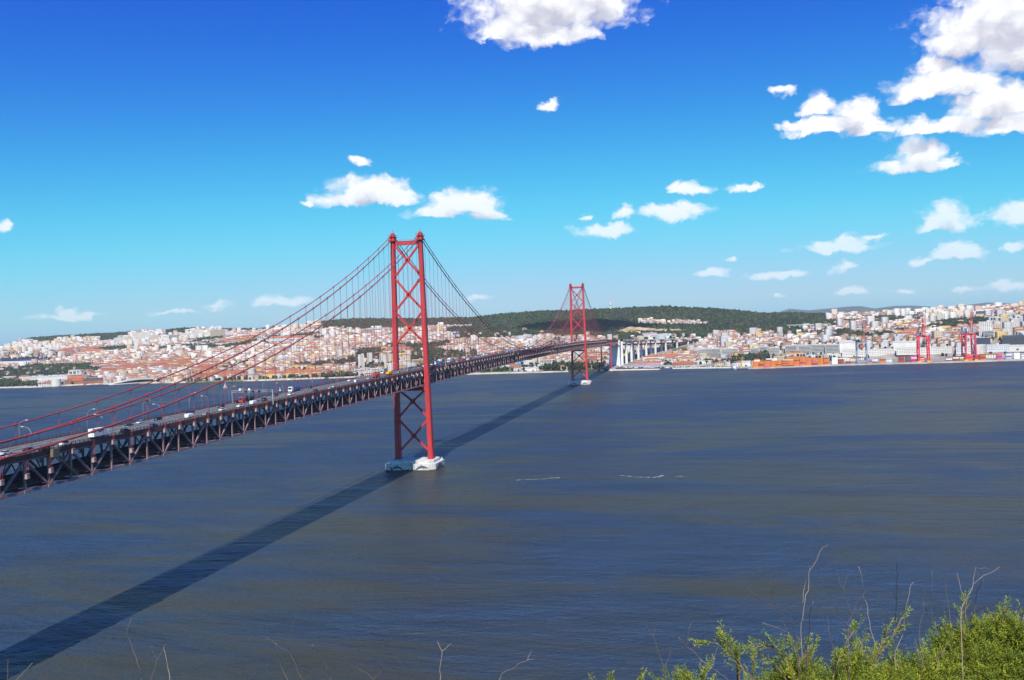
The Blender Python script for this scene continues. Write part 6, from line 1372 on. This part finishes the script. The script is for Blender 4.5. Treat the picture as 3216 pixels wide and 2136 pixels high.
shrub("juniper with upright plume-like sprays next to a reddish branch",
      [[(1.415, 4.100, -1.630), (1.431, 4.100, -1.521), (1.446, 4.100, -1.435), (1.484, 4.100, -1.382)], [(1.475, 4.150, -1.652), (1.504, 4.150, -1.541), (1.531, 4.150, -1.455)], [(1.518, 4.200, -1.660), (1.581, 4.210, -1.591), (1.643, 4.220, -1.534), (1.693, 4.230, -1.482), (1.744, 4.240, -1.392)], [(1.603, 4.200, -1.563), (1.636, 4.200, -1.495), (1.663, 4.200, -1.433)], [(1.366, 4.100, -1.628), (1.387, 4.100, -1.556), (1.407, 4.100, -1.507)], [(1.543, 4.200, -1.673), (1.583, 4.200, -1.600), (1.591, 4.200, -1.543)]],
      [(1.442, 4.150, -1.685, 0.069, 0.059, 121), (1.494, 4.150, -1.623, 0.046, 0.048, 75), (1.601, 4.250, -1.738, 0.088, 0.049, 127), (1.367, 4.000, -1.686, 0.083, 0.031, 81)], 303)
shrub("low yellowish juniper filling the ground between the taller ones",
      [[(1.746, 4.300, -1.720), (1.742, 4.300, -1.636), (1.718, 4.300, -1.590)], [(1.842, 4.300, -1.723), (1.858, 4.300, -1.621), (1.846, 4.300, -1.576)], [(1.928, 4.350, -1.746), (1.957, 4.350, -1.630), (1.998, 4.350, -1.566)]],
      [(1.709, 4.300, -1.769, 0.104, 0.053, 174), (1.835, 4.350, -1.764, 0.105, 0.056, 191), (1.946, 4.400, -1.810, 0.091, 0.062, 168), (2.016, 4.450, -1.771, 0.055, 0.039, 75), (1.740, 4.200, -1.782, 0.130, 0.032, 127)], 304)
shrub("biggest dense juniper piled up at the end of the ledge",
      [[(2.244, 4.600, -1.854), (2.223, 4.600, -1.633), (2.207, 4.600, -1.495), (2.219, 4.600, -1.434)], [(2.382, 4.500, -1.820), (2.349, 4.500, -1.590), (2.338, 4.500, -1.496), (2.360, 4.500, -1.450)], [(2.408, 4.400, -1.783), (2.402, 4.400, -1.533), (2.379, 4.400, -1.440)], [(2.162, 4.600, -1.850), (2.134, 4.600, -1.630), (2.116, 4.600, -1.546)]],
      [(2.168, 4.600, -1.714, 0.087, 0.059, 174), (2.296, 4.650, -1.720, 0.096, 0.062, 191), (2.392, 4.600, -1.666, 0.098, 0.059, 208), (2.425, 4.500, -1.649, 0.077, 0.064, 174), (2.163, 4.500, -1.795, 0.116, 0.064, 232), (2.278, 4.450, -1.765, 0.122, 0.069, 261), (2.374, 4.400, -1.765, 0.091, 0.068, 191), (2.052, 4.400, -1.837, 0.106, 0.045, 150), (2.179, 4.350, -1.829, 0.135, 0.045, 185), (2.302, 4.300, -1.821, 0.104, 0.044, 150), (2.555, 4.500, -1.693, 0.093, 0.058, 145), (2.510, 4.400, -1.785, 0.106, 0.062, 174)], 305)
shrub("small juniper tuft barely rising beside the creeping stalk",
      [[(0.726, 4.000, -1.590), (0.718, 4.000, -1.560), (0.710, 4.000, -1.541)], [(0.762, 4.000, -1.579), (0.775, 4.000, -1.544), (0.785, 4.000, -1.520)]],
      [(0.663, 4.000, -1.632, 0.041, 0.019, 46), (0.739, 4.000, -1.638, 0.036, 0.021, 40)], 306)
shrub("tiny juniper sprig with a straw-coloured stump",
      [[(0.362, 4.100, -1.627), (0.378, 4.100, -1.589)], [(0.512, 4.100, -1.618), (0.516, 4.100, -1.584)]],
      [(0.353, 4.100, -1.684, 0.023, 0.008, 17)], 307)
# ---------------------------------------------------------------- air
def haze():
    m = bpy.data.materials.new("haze"); m.use_nodes = True; nt = m.node_tree; nt.nodes.clear()
    out = nt.nodes.new('ShaderNodeOutputMaterial'); v = nt.nodes.new('ShaderNodeVolumePrincipled')
    v.inputs['Color'].default_value = (0.76, 0.88, 1.0, 1); v.inputs['Density'].default_value = 2.6e-5; v.inputs['Anisotropy'].default_value = 0.0
    nt.links.new(v.outputs[0], out.inputs['Volume'])
    o = MB().box(-25000, 25000, -25000, 25000, -3.5, 460).build("haze", m); tag(o, kind="stuff")
haze()

# ---------------------------------------------------------------- a passing cumulus, high over the river, whose shadow lies on the wooded hill
def cumulus():
    m = bpy.data.materials.new("cloud_vapour"); m.use_nodes = True; nt = m.node_tree; nt.nodes.clear()
    out = nt.nodes.new('ShaderNodeOutputMaterial'); v = nt.nodes.new('ShaderNodeVolumePrincipled'); v.inputs['Color'].default_value = (.98, .98, .99, 1); v.inputs['Density'].default_value = 0.016; v.inputs['Anisotropy'].default_value = 0.3; nt.links.new(v.outputs[0], out.inputs['Volume'])
    bm = bmesh.new(); r = random.Random(77)
    bmesh.ops.create_icosphere(bm, subdivisions=4, radius=1.0)
    for q in bm.verts:
        p = q.co; n = 1 + .22*float(vnoise(p.x*100+300, p.y*100+p.z*60, 45, 71)) + .12*float(vnoise(p.x*100, p.y*100+p.z*80, 20, 72)); q.co = Vector((p.x*250*n, p.y*150*n, max(p.z, -.35)*130*n))
    me = bpy.data.meshes.new("cloud"); bm.to_mesh(me); bm.free(); me.materials.append(m); o = bpy.data.objects.new("cloud", me); o.location = (-60, 1500, 1320); link(o); tag(o, "white cumulus cloud high over the river that shades the wooded hill", "cloud")
cumulus()
